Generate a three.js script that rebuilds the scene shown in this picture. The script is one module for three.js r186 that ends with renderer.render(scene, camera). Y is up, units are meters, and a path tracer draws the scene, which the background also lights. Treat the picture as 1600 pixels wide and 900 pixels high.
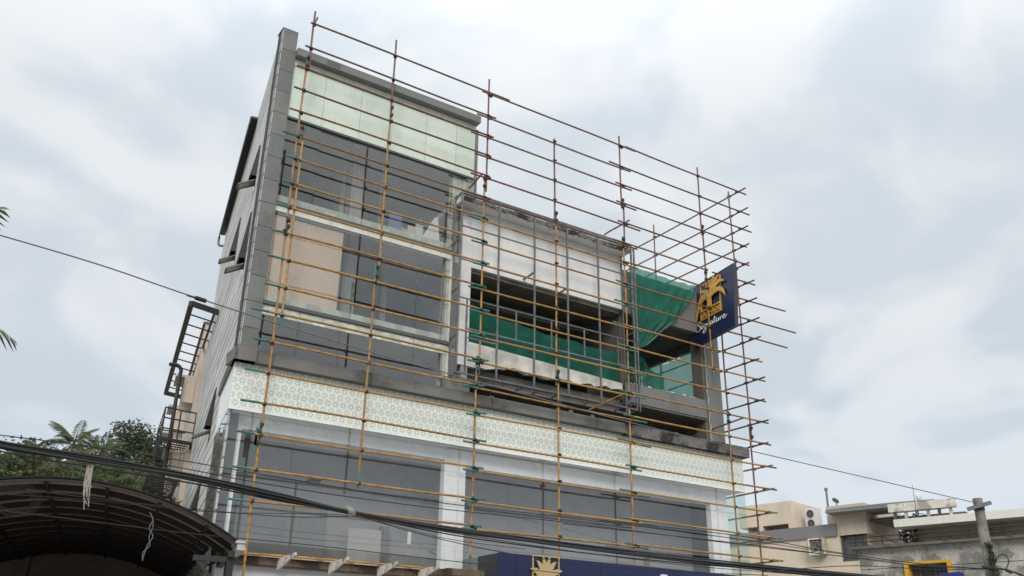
import * as THREE from 'three';
import { mergeGeometries } from 'three/addons/utils/BufferGeometryUtils.js';
import { ImprovedNoise } from 'three/addons/math/ImprovedNoise.js';
import { TextGeometry } from 'three/addons/geometries/TextGeometry.js';
import { FontLoader } from 'three/addons/loaders/FontLoader.js';

// ------------------------------------------------------------------ camera, sky, sun, exposure
const scene = new THREE.Scene();
const F = 1418.86, PITCH = 0.405754, ROLL = 0.0157684, YAW = 0.575761;   // focal length in photo pixels (1600 x 900)
const camera = new THREE.PerspectiveCamera(2 * Math.atan(450 / F) * 180 / Math.PI, 16 / 9, 0.1, 2000);
camera.position.set(0, 1.6, 24);
camera.lookAt(Math.sin(YAW) * Math.cos(PITCH), 1.6 + Math.sin(PITCH), 24 - Math.cos(YAW) * Math.cos(PITCH));
camera.rotateZ(ROLL);
camera.updateMatrixWorld(true);
scene.add(camera);

const renderer = new THREE.WebGLRenderer({ antialias: true });
renderer.toneMapping = THREE.LinearToneMapping;
renderer.toneMappingExposure = 1.22;
renderer.shadowMap.enabled = true;

const perlin = new ImprovedNoise();
const fb = (x, y, z, o = 5) => { let s = 0, a = 0.5, f = 1; for (let i = 0; i < o; i++) { s += a * perlin.noise(x * f, y * f, z * f + i * 7.3); a *= 0.5; f *= 2.03; } return s; };
const clamp = (x, a = 0, b = 1) => Math.min(b, Math.max(a, x));
const sstep = (a, b, x) => { const t = clamp((x - a) / (b - a)); return t * t * (3 - 2 * t); };
const lerp = (a, b, t) => a + (b - a) * t;
{
  const W = 1536, H = 768, d = new Float32Array(W * H * 4);
  for (let j = 0; j < H; j++) for (let i = 0; i < W; i++) {
    const el = ((j + 0.5) / H - 0.5) * Math.PI, az = ((i + 0.5) / W - 0.5) * 2 * Math.PI;
    const dx = Math.cos(el) * Math.cos(az), dy = Math.sin(el), dz = Math.cos(el) * Math.sin(az);
    const up = Math.max(dy, 0), k = 1 / (up + 0.32), px = dx * k, pz = dz * k;
    // layered overcast: broad sheets, then torn soft edges
    const wx = fb(px * 1.1 + 3, pz * 1.1, 1.7, 3), wz = fb(px * 1.1, pz * 1.1 + 9, 4.2, 3);
    const broad = fb(px * 1.7 + wx * 1.3 + 2.2, pz * 1.7 + wz * 1.3, 0.4, 6);
    const fine = fb(px * 5.2 + wx * 2.6, pz * 5.2 + wz * 2.6 + 5, 2.9, 6);
    const c = clamp(0.54 + broad * 1.6 + fine * 1.25);                 // 0 = thick grey, 1 = bright
    const lum = lerp(0.605, 0.67, sstep(0, 0.6, up)) * lerp(0.885, 1.055, sstep(0.08, 0.92, c)) * (1 + 1.15 * sstep(0.5, 1, up));
    const blue = lerp(0.078, 0.036, sstep(0.1, 0.85, c)) + 0.05 * sstep(0.4, 0.02, up);
    const o = (j * W + i) * 4;
    d[o] = lum * (1 - blue * 1.35); d[o + 1] = lum * (1 - blue * 0.15); d[o + 2] = lum * (1 + blue * 1.05); d[o + 3] = 1;
  }
  const t = new THREE.DataTexture(d, W, H, THREE.RGBAFormat, THREE.FloatType);
  t.mapping = THREE.EquirectangularReflectionMapping; t.magFilter = t.minFilter = THREE.LinearFilter; t.wrapS = THREE.RepeatWrapping; t.needsUpdate = true;
  scene.background = t; scene.environment = t;
}
const sun = new THREE.DirectionalLight(0xfff6ea, 1.5);
sun.position.set(-14, 46, 44); sun.target.position.set(14, 8, -4);
sun.castShadow = true; sun.shadow.radius = 44; sun.shadow.mapSize.set(2048, 2048);
Object.assign(sun.shadow.camera, { left: -60, right: 60, top: 50, bottom: -50, near: 1, far: 200 });
scene.add(sun, sun.target);

// ------------------------------------------------------------------ helpers
const V = (x, y, z) => new THREE.Vector3(x, y, z);
const UP = V(0, 1, 0), EYE = camera.position.clone();
const ray = (u, v) => V((u - 800) / F, -(v - 450) / F, -1).applyQuaternion(camera.quaternion);
const onPlane = (u, v, o, n) => { const r = ray(u, v); return EYE.clone().addScaledVector(r, o.clone().sub(EYE).dot(n) / r.dot(n)); };
const onZ = (u, v, z) => onPlane(u, v, V(0, 0, z), V(0, 0, 1));
const onX = (u, v, x) => onPlane(u, v, V(x, 0, 0), V(1, 0, 0));
const onY = (u, v, y) => onPlane(u, v, V(0, y, 0), UP);
const far = (u, v, dist) => { const r = ray(u, v); return EYE.clone().addScaledVector(r, dist / Math.hypot(r.x, r.z)); };
let seed = 20240611;
const rnd = () => { seed = (seed + 0x6D2B79F5) | 0; let t = Math.imul(seed ^ (seed >>> 15), 1 | seed); t = (t + Math.imul(t ^ (t >>> 7), 61 | t)) ^ t; return ((t ^ (t >>> 14)) >>> 0) / 4294967296; };
const rr = (a, b) => a + (b - a) * rnd();

function boxUV(g) {                                   // uv in metres from the dominant face axis
  const p = g.attributes.position, n = g.attributes.normal, uv = new Float32Array(p.count * 2);
  for (let i = 0; i < p.count; i++) {
    const ax = Math.abs(n.getX(i)), ay = Math.abs(n.getY(i)), az = Math.abs(n.getZ(i));
    if (ay > ax && ay > az) { uv[2 * i] = p.getX(i); uv[2 * i + 1] = p.getZ(i); }
    else if (ax > az) { uv[2 * i] = p.getZ(i); uv[2 * i + 1] = p.getY(i); }
    else { uv[2 * i] = p.getX(i); uv[2 * i + 1] = p.getY(i); }
  }
  g.setAttribute('uv', new THREE.BufferAttribute(uv, 2)); return g;
}
const B = (x0, x1, y0, y1, z0, z1) => boxUV(new THREE.BoxGeometry(x1 - x0, y1 - y0, z1 - z0).translate((x0 + x1) / 2, (y0 + y1) / 2, (z0 + z1) / 2));
// box in a rotated plan frame: along u (l0..l1), up (y0..y1), along u x up (n0..n1)
function OB(o, u, l0, l1, y0, y1, n0, n1) {
  const n = u.clone().cross(UP);
  const g = new THREE.BoxGeometry(l1 - l0, y1 - y0, n1 - n0).translate((l0 + l1) / 2, (y0 + y1) / 2, (n0 + n1) / 2);
  boxUV(g); g.applyMatrix4(new THREE.Matrix4().makeBasis(u, UP, n).setPosition(o.x, o.y, o.z)); return g;
}
function prism(pts, y0, y1) {                          // plan polygon [[x,z],...] from y0 to y1
  const s = new THREE.Shape(pts.map(([x, z]) => new THREE.Vector2(x, -z)));
  const g = new THREE.ExtrudeGeometry(s, { depth: y1 - y0, bevelEnabled: false }); g.rotateX(-Math.PI / 2); g.translate(0, y0, 0); return boxUV(g);
}
function quadBox(a, b, c, d, th) {                     // slab through four corners (a b c d round), thickness th along its normal
  const n = b.clone().sub(a).cross(d.clone().sub(a)).normalize().multiplyScalar(th / 2), P = [];
  for (const q of [a, b, c, d]) P.push(q.clone().add(n)); for (const q of [a, b, c, d]) P.push(q.clone().sub(n));
  const f = [[0, 1, 2, 3], [7, 6, 5, 4], [0, 4, 5, 1], [1, 5, 6, 2], [2, 6, 7, 3], [3, 7, 4, 0]], pos = [];
  for (const [i, j, k, l] of f) for (const m of [i, j, k, i, k, l]) pos.push(P[m].x, P[m].y, P[m].z);
  const g = new THREE.BufferGeometry(); g.setAttribute('position', new THREE.Float32BufferAttribute(pos, 3)); g.computeVertexNormals(); return boxUV(g);
}
function rod(a, b, r, seg = 8, r2 = r) {
  const d = b.clone().sub(a), L = d.length();
  const g = new THREE.CylinderGeometry(r2, r, L, seg, 1); const uv = g.attributes.uv;
  for (let i = 0; i < uv.count; i++) uv.setXY(i, uv.getX(i) * r * 6.28, uv.getY(i) * L);
  g.applyQuaternion(new THREE.Quaternion().setFromUnitVectors(UP, d.normalize())); g.translate((a.x + b.x) / 2, (a.y + b.y) / 2, (a.z + b.z) / 2); return g;
}
function sqbar(a, b, w, h = w) {                       // square hollow section between two points
  const d = b.clone().sub(a), L = d.length(); d.normalize();
  const g = boxUV(new THREE.BoxGeometry(w, h, L)); const m = new THREE.Matrix4();
  const side = Math.abs(d.y) > 0.95 ? V(1, 0, 0) : UP.clone().cross(d).normalize(), up = d.clone().cross(side).normalize();
  m.makeBasis(side, up, d).setPosition((a.x + b.x) / 2, (a.y + b.y) / 2, (a.z + b.z) / 2); g.applyMatrix4(m); return g;
}
const merge = (gs) => mergeGeometries(gs.map((g) => { const q = g.index ? g.toNonIndexed() : g; for (const k of Object.keys(q.attributes)) if (!['position', 'normal', 'uv'].includes(k)) q.deleteAttribute(k); return q; }));
const used = {};
const numbered = (n) => { const k = used[n] = (used[n] ?? -1) + 1; return k ? `${n}_${String(k).padStart(3, '0')}` : n; };
function M(name, geo, mat, parent) { const m = new THREE.Mesh(geo, mat); m.name = name; m.castShadow = m.receiveShadow = true; parent.add(m); return m; }
function thing(name, label, category, group, at) { const g = new THREE.Group(); g.name = numbered(name); g.userData = { label, category }; if (group) g.userData.group = group; if (at) g.position.copy(at); scene.add(g); g.updateMatrixWorld(true); return g; }
function one(name, geo, mat, label, category, group) { const m = M(numbered(name), geo, mat, scene); m.userData = { label, category }; if (group) m.userData.group = group; return m; }
function setting(name, geo, mat) { const m = M(numbered(name), geo, mat, scene); m.userData.kind = 'structure'; return m; }
function sheet(nu, nv, fn) {                           // cloth-like grid
  const pos = [], uv = [], ix = [];
  for (let j = 0; j <= nv; j++) for (let i = 0; i <= nu; i++) { const p = fn(i / nu, j / nv); pos.push(p.x, p.y, p.z); uv.push(i / nu * 3, j / nv * 3); }
  for (let j = 0; j < nv; j++) for (let i = 0; i < nu; i++) { const a = j * (nu + 1) + i, b = a + 1, c = a + nu + 1, d = c + 1; ix.push(a, b, d, a, d, c); }
  const g = new THREE.BufferGeometry(); g.setAttribute('position', new THREE.Float32BufferAttribute(pos, 3)); g.setAttribute('uv', new THREE.Float32BufferAttribute(uv, 2)); g.setIndex(ix); g.computeVertexNormals(); return g;
}
const path = (pts, r, n = 60, seg = 5) => new THREE.TubeGeometry(new THREE.CatmullRomCurve3(pts), n, r, seg, false);

// ------------------------------------------------------------------ procedural textures (colour of matter, grain, stains)
function lattice(seed0) { const t = new Float32Array(256 * 256); let s = seed0 * 7919 + 1; for (let i = 0; i < t.length; i++) { s = (Math.imul(s, 1664525) + 1013904223) >>> 0; t[i] = s / 4294967296; } return t; }
const LT = lattice(3);
function vn(x, y, per, off = 0) { const xi = Math.floor(x), yi = Math.floor(y), fx = x - xi, fy = y - yi, w = (n) => ((n % per) + per) % per; const h = (a, b) => LT[(((w(a) + off * 37) & 255) << 8) + ((w(b) + off * 91) & 255)]; const sx = fx * fx * (3 - 2 * fx), sy = fy * fy * (3 - 2 * fy); return lerp(lerp(h(xi, yi), h(xi + 1, yi), sx), lerp(h(xi, yi + 1), h(xi + 1, yi + 1), sx), sy); }
function tfbm(u, v, per, oct, off = 0, gain = 0.5) { let s = 0, a = 1, n = 0, p = per; for (let i = 0; i < oct; i++) { s += a * vn(u * p, v * p, p, off + i); n += a; a *= gain; p *= 2; } return s / n; }
function tex(size, metres, fn, colour = true) {        // fn(u, v) -> [r, g, b] 0..1 (sRGB when colour)
  const d = new Uint8Array(size * size * 4);
  for (let j = 0; j < size; j++) for (let i = 0; i < size; i++) { const c = fn(i / size, j / size), o = (j * size + i) * 4; d[o] = clamp(c[0]) * 255; d[o + 1] = clamp(c[1]) * 255; d[o + 2] = clamp(c[2]) * 255; d[o + 3] = 255; }
  const t = new THREE.DataTexture(d, size, size); t.magFilter = THREE.LinearFilter; t.minFilter = THREE.LinearMipmapLinearFilter; t.generateMipmaps = true; t.wrapS = t.wrapT = THREE.RepeatWrapping; t.repeat.set(1 / metres, 1 / metres);
  if (colour) t.colorSpace = THREE.SRGBColorSpace; t.needsUpdate = true; return t;
}
const mix3 = (a, b, t) => [lerp(a[0], b[0], t), lerp(a[1], b[1], t), lerp(a[2], b[2], t)];
const hex = (h) => [(h >> 16 & 255) / 255, (h >> 8 & 255) / 255, (h & 255) / 255];
// base tone with mottling, blotches of a stain colour and run-down streaks
function weather(size, metres, base, stain, { mottle = 0.06, blotch = 0.3, cut = 0.55, streak = 0.2, speck = 0.05, off = 0 } = {}) {
  const a = hex(base), b = hex(stain);
  return tex(size, metres, (u, v) => {
    const m = tfbm(u, v, 6, 5, off) - 0.5, bl = sstep(cut, cut + 0.18, tfbm(u, v, 4, 6, off + 11, 0.6));
    let st = 0; if (streak) { const q = vn(u * 48, v * 3, 48, off + 5) * 0.6 + vn(u * 96, v * 5, 96, off + 6) * 0.4; st = sstep(0.62, 0.9, q) * sstep(0.35, 0.75, vn(u * 8, v * 4, 8, off + 7)); }
    const sp = (vn(u * size / 3, v * size / 3, 256, off + 9) - 0.5) * speck;
    const c = mix3(a, b, clamp(bl * blotch + st * streak)); const k = 1 + m * 2 * mottle + sp; return [c[0] * k, c[1] * k, c[2] * k];
  });
}
const grainTex = tex(512, 0.6, (u, v) => { const g = tfbm(u, v, 16, 5, 21, 0.7); return [g, g, g]; }, false);
const waveTex = tex(256, 2.2, (u, v) => { const g = tfbm(u, v, 2, 3, 33); return [g, g, g]; }, false);
const S = (o) => new THREE.MeshStandardMaterial(o), Ph = (o) => new THREE.MeshPhysicalMaterial(o);
const lin = (r, g, b) => new THREE.Color().setRGB(r, g, b);
const mats = {
  acp: ['#6f716f', '#737573', '#6b6d6c', '#767875'].map((c, i) => S({ color: 0xffffff, map: weather(256, 2.4, parseInt(c.slice(1), 16), 0x54554f, { mottle: 0.05, blotch: 0.25, streak: 0.3, off: i * 3 }), roughness: 0.5 })),
  plank: ['#c6c7c4', '#bdbebb', '#cdceca', '#b6b8b4'].map((c, i) => S({ map: weather(256, 3.1, parseInt(c.slice(1), 16), 0x8d8c86, { mottle: 0.05, blotch: 0.12, streak: 0.15, off: i * 5 + 1 }), roughness: 0.75 })),
  joint: S({ color: lin(0.05, 0.05, 0.05), roughness: 0.9 }),
  slabgrey: S({ map: weather(512, 3.7, 0x7e7f7d, 0x4b4a47, { mottle: 0.08, blotch: 0.6, cut: 0.5, streak: 0.35, off: 2 }), bumpMap: grainTex, bumpScale: 0.006, roughness: 0.88 }),
  cornice: S({ map: weather(512, 4.3, 0x72716d, 0x363431, { mottle: 0.1, blotch: 0.4, cut: 0.5, streak: 0.6, off: 7 }), bumpMap: grainTex, bumpScale: 0.01, roughness: 0.92 }),
  cornicedark: S({ map: weather(512, 2.3, 0x72716d, 0x262421, { mottle: 0.12, blotch: 0.85, cut: 0.46, streak: 0.7, off: 8 }), bumpMap: grainTex, bumpScale: 0.012, roughness: 0.95 }),
  greypaint: S({ map: weather(512, 4.1, 0x7a7b7a, 0x63635f, { mottle: 0.04, blotch: 0.3, streak: 0.3, off: 4 }), roughness: 0.8 }),
  whiteplaster: S({ map: weather(512, 4.7, 0xe0e0df, 0xaaa8a3, { mottle: 0.04, blotch: 0.2, cut: 0.56, streak: 0.2, off: 9 }), bumpMap: grainTex, bumpScale: 0.004, roughness: 0.9 }),
  brokenplaster: S({ map: weather(512, 2.1, 0xdcd9d2, 0x9c978e, { mottle: 0.07, blotch: 0.3, cut: 0.5, streak: 0.5, off: 10 }), bumpMap: grainTex, bumpScale: 0.008, roughness: 0.95 }),
  rawconcrete: S({ map: weather(512, 2.7, 0x6e6860, 0x3d3934, { mottle: 0.12, blotch: 0.5, streak: 0.3, off: 12 }), bumpMap: grainTex, bumpScale: 0.015, roughness: 0.95 }),
  white: S({ color: lin(0.72, 0.75, 0.74), roughness: 0.6 }),
  whitewall: S({ map: weather(256, 3.3, 0xeef1ef, 0xccd0cd, { mottle: 0.02, blotch: 0.3, streak: 0.2, off: 14 }), roughness: 0.7 }),
  paleband: S({ map: weather(256, 2.9, 0xdcddd2, 0x9a9d90, { mottle: 0.06, blotch: 0.45, cut: 0.5, streak: 0.4, off: 15 }), roughness: 0.7 }),
  mint: [0, 1, 2].map((i) => Ph({ map: weather(256, 2.6, [0xd3dfd2, 0xd6e1d4, 0xcfdccf][i], 0xb7c6b6, { mottle: 0.02, blotch: 0.3, streak: 0.25, speck: 0.01, off: 16 + i }), roughness: 0.12, ior: 1.5, bumpMap: waveTex, bumpScale: 0.0015 })),
  mintstrip: S({ map: weather(256, 1.9, 0xdfe2d4, 0x9a9f8f, { mottle: 0.07, blotch: 0.5, cut: 0.48, streak: 0.5, off: 20 }), roughness: 0.6 }),
  peach: S({ map: weather(256, 3.9, 0xe9d0b8, 0xc4ad98, { mottle: 0.04, blotch: 0.3, streak: 0.2, off: 22 }), roughness: 0.8 }),
  inner: S({ map: weather(256, 4.9, 0xa9a8a4, 0x8a8883, { mottle: 0.05, blotch: 0.3, streak: 0.2, off: 62 }), roughness: 0.9 }),
  roomconcrete: S({ map: weather(512, 3.9, 0x6c675f, 0x45413b, { mottle: 0.1, blotch: 0.5, streak: 0.4, off: 63 }), bumpMap: grainTex, bumpScale: 0.01, roughness: 0.95 }),
  innerdark: Ph({ color: lin(0.055, 0.057, 0.06), roughness: 0.08, ior: 1.5 }),
  innermid: S({ color: lin(0.4, 0.4, 0.39), roughness: 0.9 }),
  frame: S({ color: lin(0.11, 0.115, 0.115), roughness: 0.5, metalness: 0.3 }),
  glass: Ph({ color: 0xf1f2f1, transmission: 1, thickness: 0, roughness: 0.0, ior: 1.9, bumpMap: waveTex, bumpScale: 0.0012 }),
  brownglass: S({ color: lin(0.34, 0.29, 0.22), roughness: 0.35 }),
  darksash: S({ color: lin(0.02, 0.02, 0.022), roughness: 0.3 }),
  showglass: Ph({ color: 0xffffff, transmission: 1, thickness: 0, roughness: 0.0, ior: 1.7, bumpMap: waveTex, bumpScale: 0.0012 }),
  board: S({ map: weather(256, 4.1, 0x929394, 0x7b7d7d, { mottle: 0.05, blotch: 0.3, streak: 0.1, off: 61 }), roughness: 0.7 }),
  clear: Ph({ color: 0xeaf4f0, transmission: 1, thickness: 0, roughness: 0.0, ior: 1.5, bumpMap: waveTex, bumpScale: 0.001 }),
  steel: S({ map: weather(256, 1.3, 0x76787a, 0x564d46, { mottle: 0.1, blotch: 0.4, cut: 0.55, streak: 0.3, off: 24 }), roughness: 0.5, metalness: 0.35 }),
  steeldark: S({ color: lin(0.035, 0.036, 0.038), roughness: 0.55, metalness: 0.2 }),
  coupler: S({ color: lin(0.055, 0.05, 0.045), roughness: 0.6, metalness: 0.4 }),
  net: Ph({ map: tex(256, 1, (u, v) => { const w = 0.9 + 0.1 * (((u * 64) % 1 < 0.5) ^ ((v * 64) % 1 < 0.5)); const m = 0.86 + 0.28 * tfbm(u, v, 5, 5, 40); return [0.24 * w * m, 0.635 * w * m, 0.54 * w * m]; }), transparent: true, opacity: 0.84, transmission: 0.68, thickness: 0, roughness: 0.9, ior: 1.2, side: THREE.DoubleSide }),
  navy: Ph({ color: lin(0.012, 0.019, 0.068), roughness: 0.35 }),
  navyedge: S({ color: lin(0.03, 0.032, 0.045), roughness: 0.5 }),
  gold: S({ color: lin(0.62, 0.36, 0.075), roughness: 0.42, metalness: 0.15 }),
  goldpale: S({ color: lin(0.47, 0.36, 0.18), roughness: 0.5 }),
  ivory: S({ color: lin(0.75, 0.74, 0.68), roughness: 0.5 }),
  cable: S({ color: lin(0.018, 0.018, 0.019), roughness: 0.7 }),
  cablegrey: S({ color: lin(0.12, 0.12, 0.125), roughness: 0.6 }),
  rope: S({ color: lin(0.36, 0.34, 0.29), roughness: 1 }),
  shed: S({ map: weather(256, 3.3, 0xa39287, 0x6f6259, { mottle: 0.1, blotch: 0.4, off: 26 }), roughness: 0.8 }),
  shedrib: S({ color: lin(0.03, 0.026, 0.024), roughness: 0.8 }),
  shedtop: S({ color: lin(0.30, 0.31, 0.32), roughness: 0.6, metalness: 0.2 }),
  bracketwhite: S({ map: weather(256, 0.9, 0xcfcac1, 0x5a5048, { mottle: 0.08, blotch: 0.6, cut: 0.5, streak: 0.4, off: 27 }), roughness: 0.8 }),
  rustyledge: S({ map: weather(256, 1.7, 0x6b5a4b, 0x2b211b, { mottle: 0.14, blotch: 0.7, cut: 0.45, streak: 0.3, off: 28 }), bumpMap: grainTex, bumpScale: 0.01, roughness: 0.95 }),
  lilacwall: S({ map: weather(256, 3.1, 0xd6d3d8, 0xb0abb0, { mottle: 0.03, blotch: 0.2, streak: 0.2, off: 29 }), roughness: 0.8 }),
  pink: S({ map: weather(512, 4.7, 0xcfc3b6, 0x94867a, { mottle: 0.06, blotch: 0.45, cut: 0.5, streak: 0.6, off: 30 }), roughness: 0.9 }),
  beige: S({ map: weather(512, 6.1, 0xd4c6b2, 0xb5a692, { mottle: 0.04, blotch: 0.3, streak: 0.3, off: 31 }), roughness: 0.9 }),
  beigedark: S({ map: weather(512, 5.3, 0xc2b4a3, 0x9d8f80, { mottle: 0.05, blotch: 0.35, streak: 0.4, off: 32 }), roughness: 0.9 }),
  greyband: S({ color: lin(0.20, 0.20, 0.205), roughness: 0.8 }),
  oldwhite: S({ map: weather(256, 2.9, 0xd9d5ca, 0x6e675c, { mottle: 0.06, blotch: 0.5, cut: 0.48, streak: 0.7, off: 35 }), roughness: 0.9 }),
  streetwall: S({ map: weather(512, 3.1, 0xb1b0aa, 0x6d6a64, { mottle: 0.1, blotch: 0.7, cut: 0.46, streak: 0.5, speck: 0.3, off: 36 }), bumpMap: grainTex, bumpScale: 0.01, roughness: 0.95 }),
  parapetwall: S({ map: weather(512, 3.7, 0xab9f8a, 0x6b604f, { mottle: 0.08, blotch: 0.5, cut: 0.5, streak: 0.4, speck: 0.15, off: 37 }), roughness: 0.95 }),
  roofwhite: S({ map: weather(256, 5.1, 0xe2e0d8, 0xb5afa3, { mottle: 0.03, blotch: 0.3, streak: 0.3, off: 38 }), roughness: 0.8 }),
  yellow: S({ color: lin(0.62, 0.37, 0.04), roughness: 0.7 }),
  acwhite: S({ color: lin(0.68, 0.67, 0.62), roughness: 0.6 }),
  polegrey: S({ map: weather(512, 1.9, 0x8d8981, 0x5c574f, { mottle: 0.1, blotch: 0.5, streak: 0.5, speck: 0.12, off: 42 }), bumpMap: grainTex, bumpScale: 0.008, roughness: 0.95 }),
  corrugated: S({ color: lin(0.27, 0.28, 0.28), roughness: 0.6, metalness: 0.3 }),
  bark: S({ map: weather(256, 1.1, 0x6f665a, 0x3f382f, { mottle: 0.15, blotch: 0.5, off: 44 }), roughness: 1 }),
  asphalt: S({ map: weather(512, 5.3, 0x55555a, 0x3c3c3e, { mottle: 0.1, blotch: 0.4, speck: 0.3, off: 46 }), roughness: 0.95 }),
  paving: S({ map: weather(512, 4.3, 0x9a968f, 0x6e6a63, { mottle: 0.08, blotch: 0.4, speck: 0.15, off: 47 }), roughness: 0.95 }),
  tube: S({ color: 0xffffff, vertexColors: true, map: tex(256, 0.8, (u, v) => { const g = 0.72 + 0.5 * tfbm(u, v, 5, 5, 50), r = sstep(0.6, 0.75, tfbm(u, v, 8, 4, 60)) * 0.35; return [g * (1 - r * 0.4), g * (1 - r * 0.65), g * (1 - r * 0.75)]; }), roughness: 0.6, metalness: 0.1 }),
};
const leafMat = (r, g, b) => Ph({ color: lin(r, g, b), transmission: 0.3, thickness: 0, roughness: 1, side: THREE.DoubleSide });
mats.leaf = [leafMat(0.075, 0.105, 0.035), leafMat(0.05, 0.072, 0.03), leafMat(0.10, 0.13, 0.045)];
mats.palmleaf = [leafMat(0.11, 0.145, 0.05), leafMat(0.14, 0.165, 0.06), leafMat(0.08, 0.105, 0.045)];
// printed lattice on the white glass band: rosettes of rings and rays on a hexagonal grid
{
  const P = 0.44, H = P * Math.sqrt(3), N = 512;
  const seg = (x, y, ax, ay, bx, by) => { const dx = bx - ax, dy = by - ay, t = clamp(((x - ax) * dx + (y - ay) * dy) / (dx * dx + dy * dy)); return Math.hypot(x - ax - dx * t, y - ay - dy * t); };
  const hexd = (x, y, r) => { let m = 0; for (let k = 0; k < 3; k++) { const a = k * Math.PI / 3 + Math.PI / 6; m = Math.max(m, Math.abs(x * Math.cos(a) + y * Math.sin(a))); } return Math.abs(m - r); };
  const d = new Uint8Array(N * N * 4), C = [[0, 0], [P, 0], [0, H], [P, H], [P / 2, H / 2]];
  for (let j = 0; j < N; j++) for (let i = 0; i < N; i++) {
    const x = (i + 0.5) / N * P, y = (j + 0.5) / N * H; let m = 1, fill = 0;
    for (const [cx, cy] of C) {
      const qx = x - cx, qy = y - cy, r = Math.hypot(qx, qy);
      m = Math.min(m, Math.abs(r - 0.105) , hexd(qx, qy, 0.062));
      for (let k = 0; k < 6; k++) { const a = k * Math.PI / 3; m = Math.min(m, seg(qx, qy, Math.cos(a) * 0.105, Math.sin(a) * 0.105, Math.cos(a + 0.32) * 0.21, Math.sin(a + 0.32) * 0.21), seg(qx, qy, Math.cos(a) * 0.105, Math.sin(a) * 0.105, Math.cos(a - 0.32) * 0.21, Math.sin(a - 0.32) * 0.21)); }
      if (r < 0.1) fill = 1;
    }
    const l = 1 - sstep(0.007, 0.013, m), o = (j * N + i) * 4, c = mix3(fill ? [0.96, 0.97, 0.955] : [0.93, 0.945, 0.925], [0.60, 0.675, 0.60], l);
    d[o] = c[0] * 255; d[o + 1] = c[1] * 255; d[o + 2] = c[2] * 255; d[o + 3] = 255;
  }
  const t = new THREE.DataTexture(d, N, N); t.magFilter = THREE.LinearFilter; t.minFilter = THREE.LinearMipmapLinearFilter; t.generateMipmaps = true; t.wrapS = t.wrapT = THREE.RepeatWrapping; t.repeat.set(1.8 / P, 1.8 / H); t.colorSpace = THREE.SRGBColorSpace; t.needsUpdate = true;
  mats.pattern = Ph({ map: t, roughness: 0.18, ior: 1.5, bumpMap: waveTex, bumpScale: 0.001 });
}
const pick = (a, i = Math.floor(rnd() * a.length)) => a[i % a.length];

// ------------------------------------------------------------------ ground
{
  const g = new THREE.PlaneGeometry(1600, 1600).rotateX(-Math.PI / 2); boxUV(g);
  setting('ground', g, mats.paving);
  setting('road', B(-400, 400, -0.02, 0.006, 7.5, 19.5), mats.asphalt);
  setting('pavement', B(-60, 60, -0.02, 0.13, 3.4, 7.5), mats.paving);
  setting('pavement', B(-60, 60, -0.02, 0.13, 19.5, 26), mats.paving);
}

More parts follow.
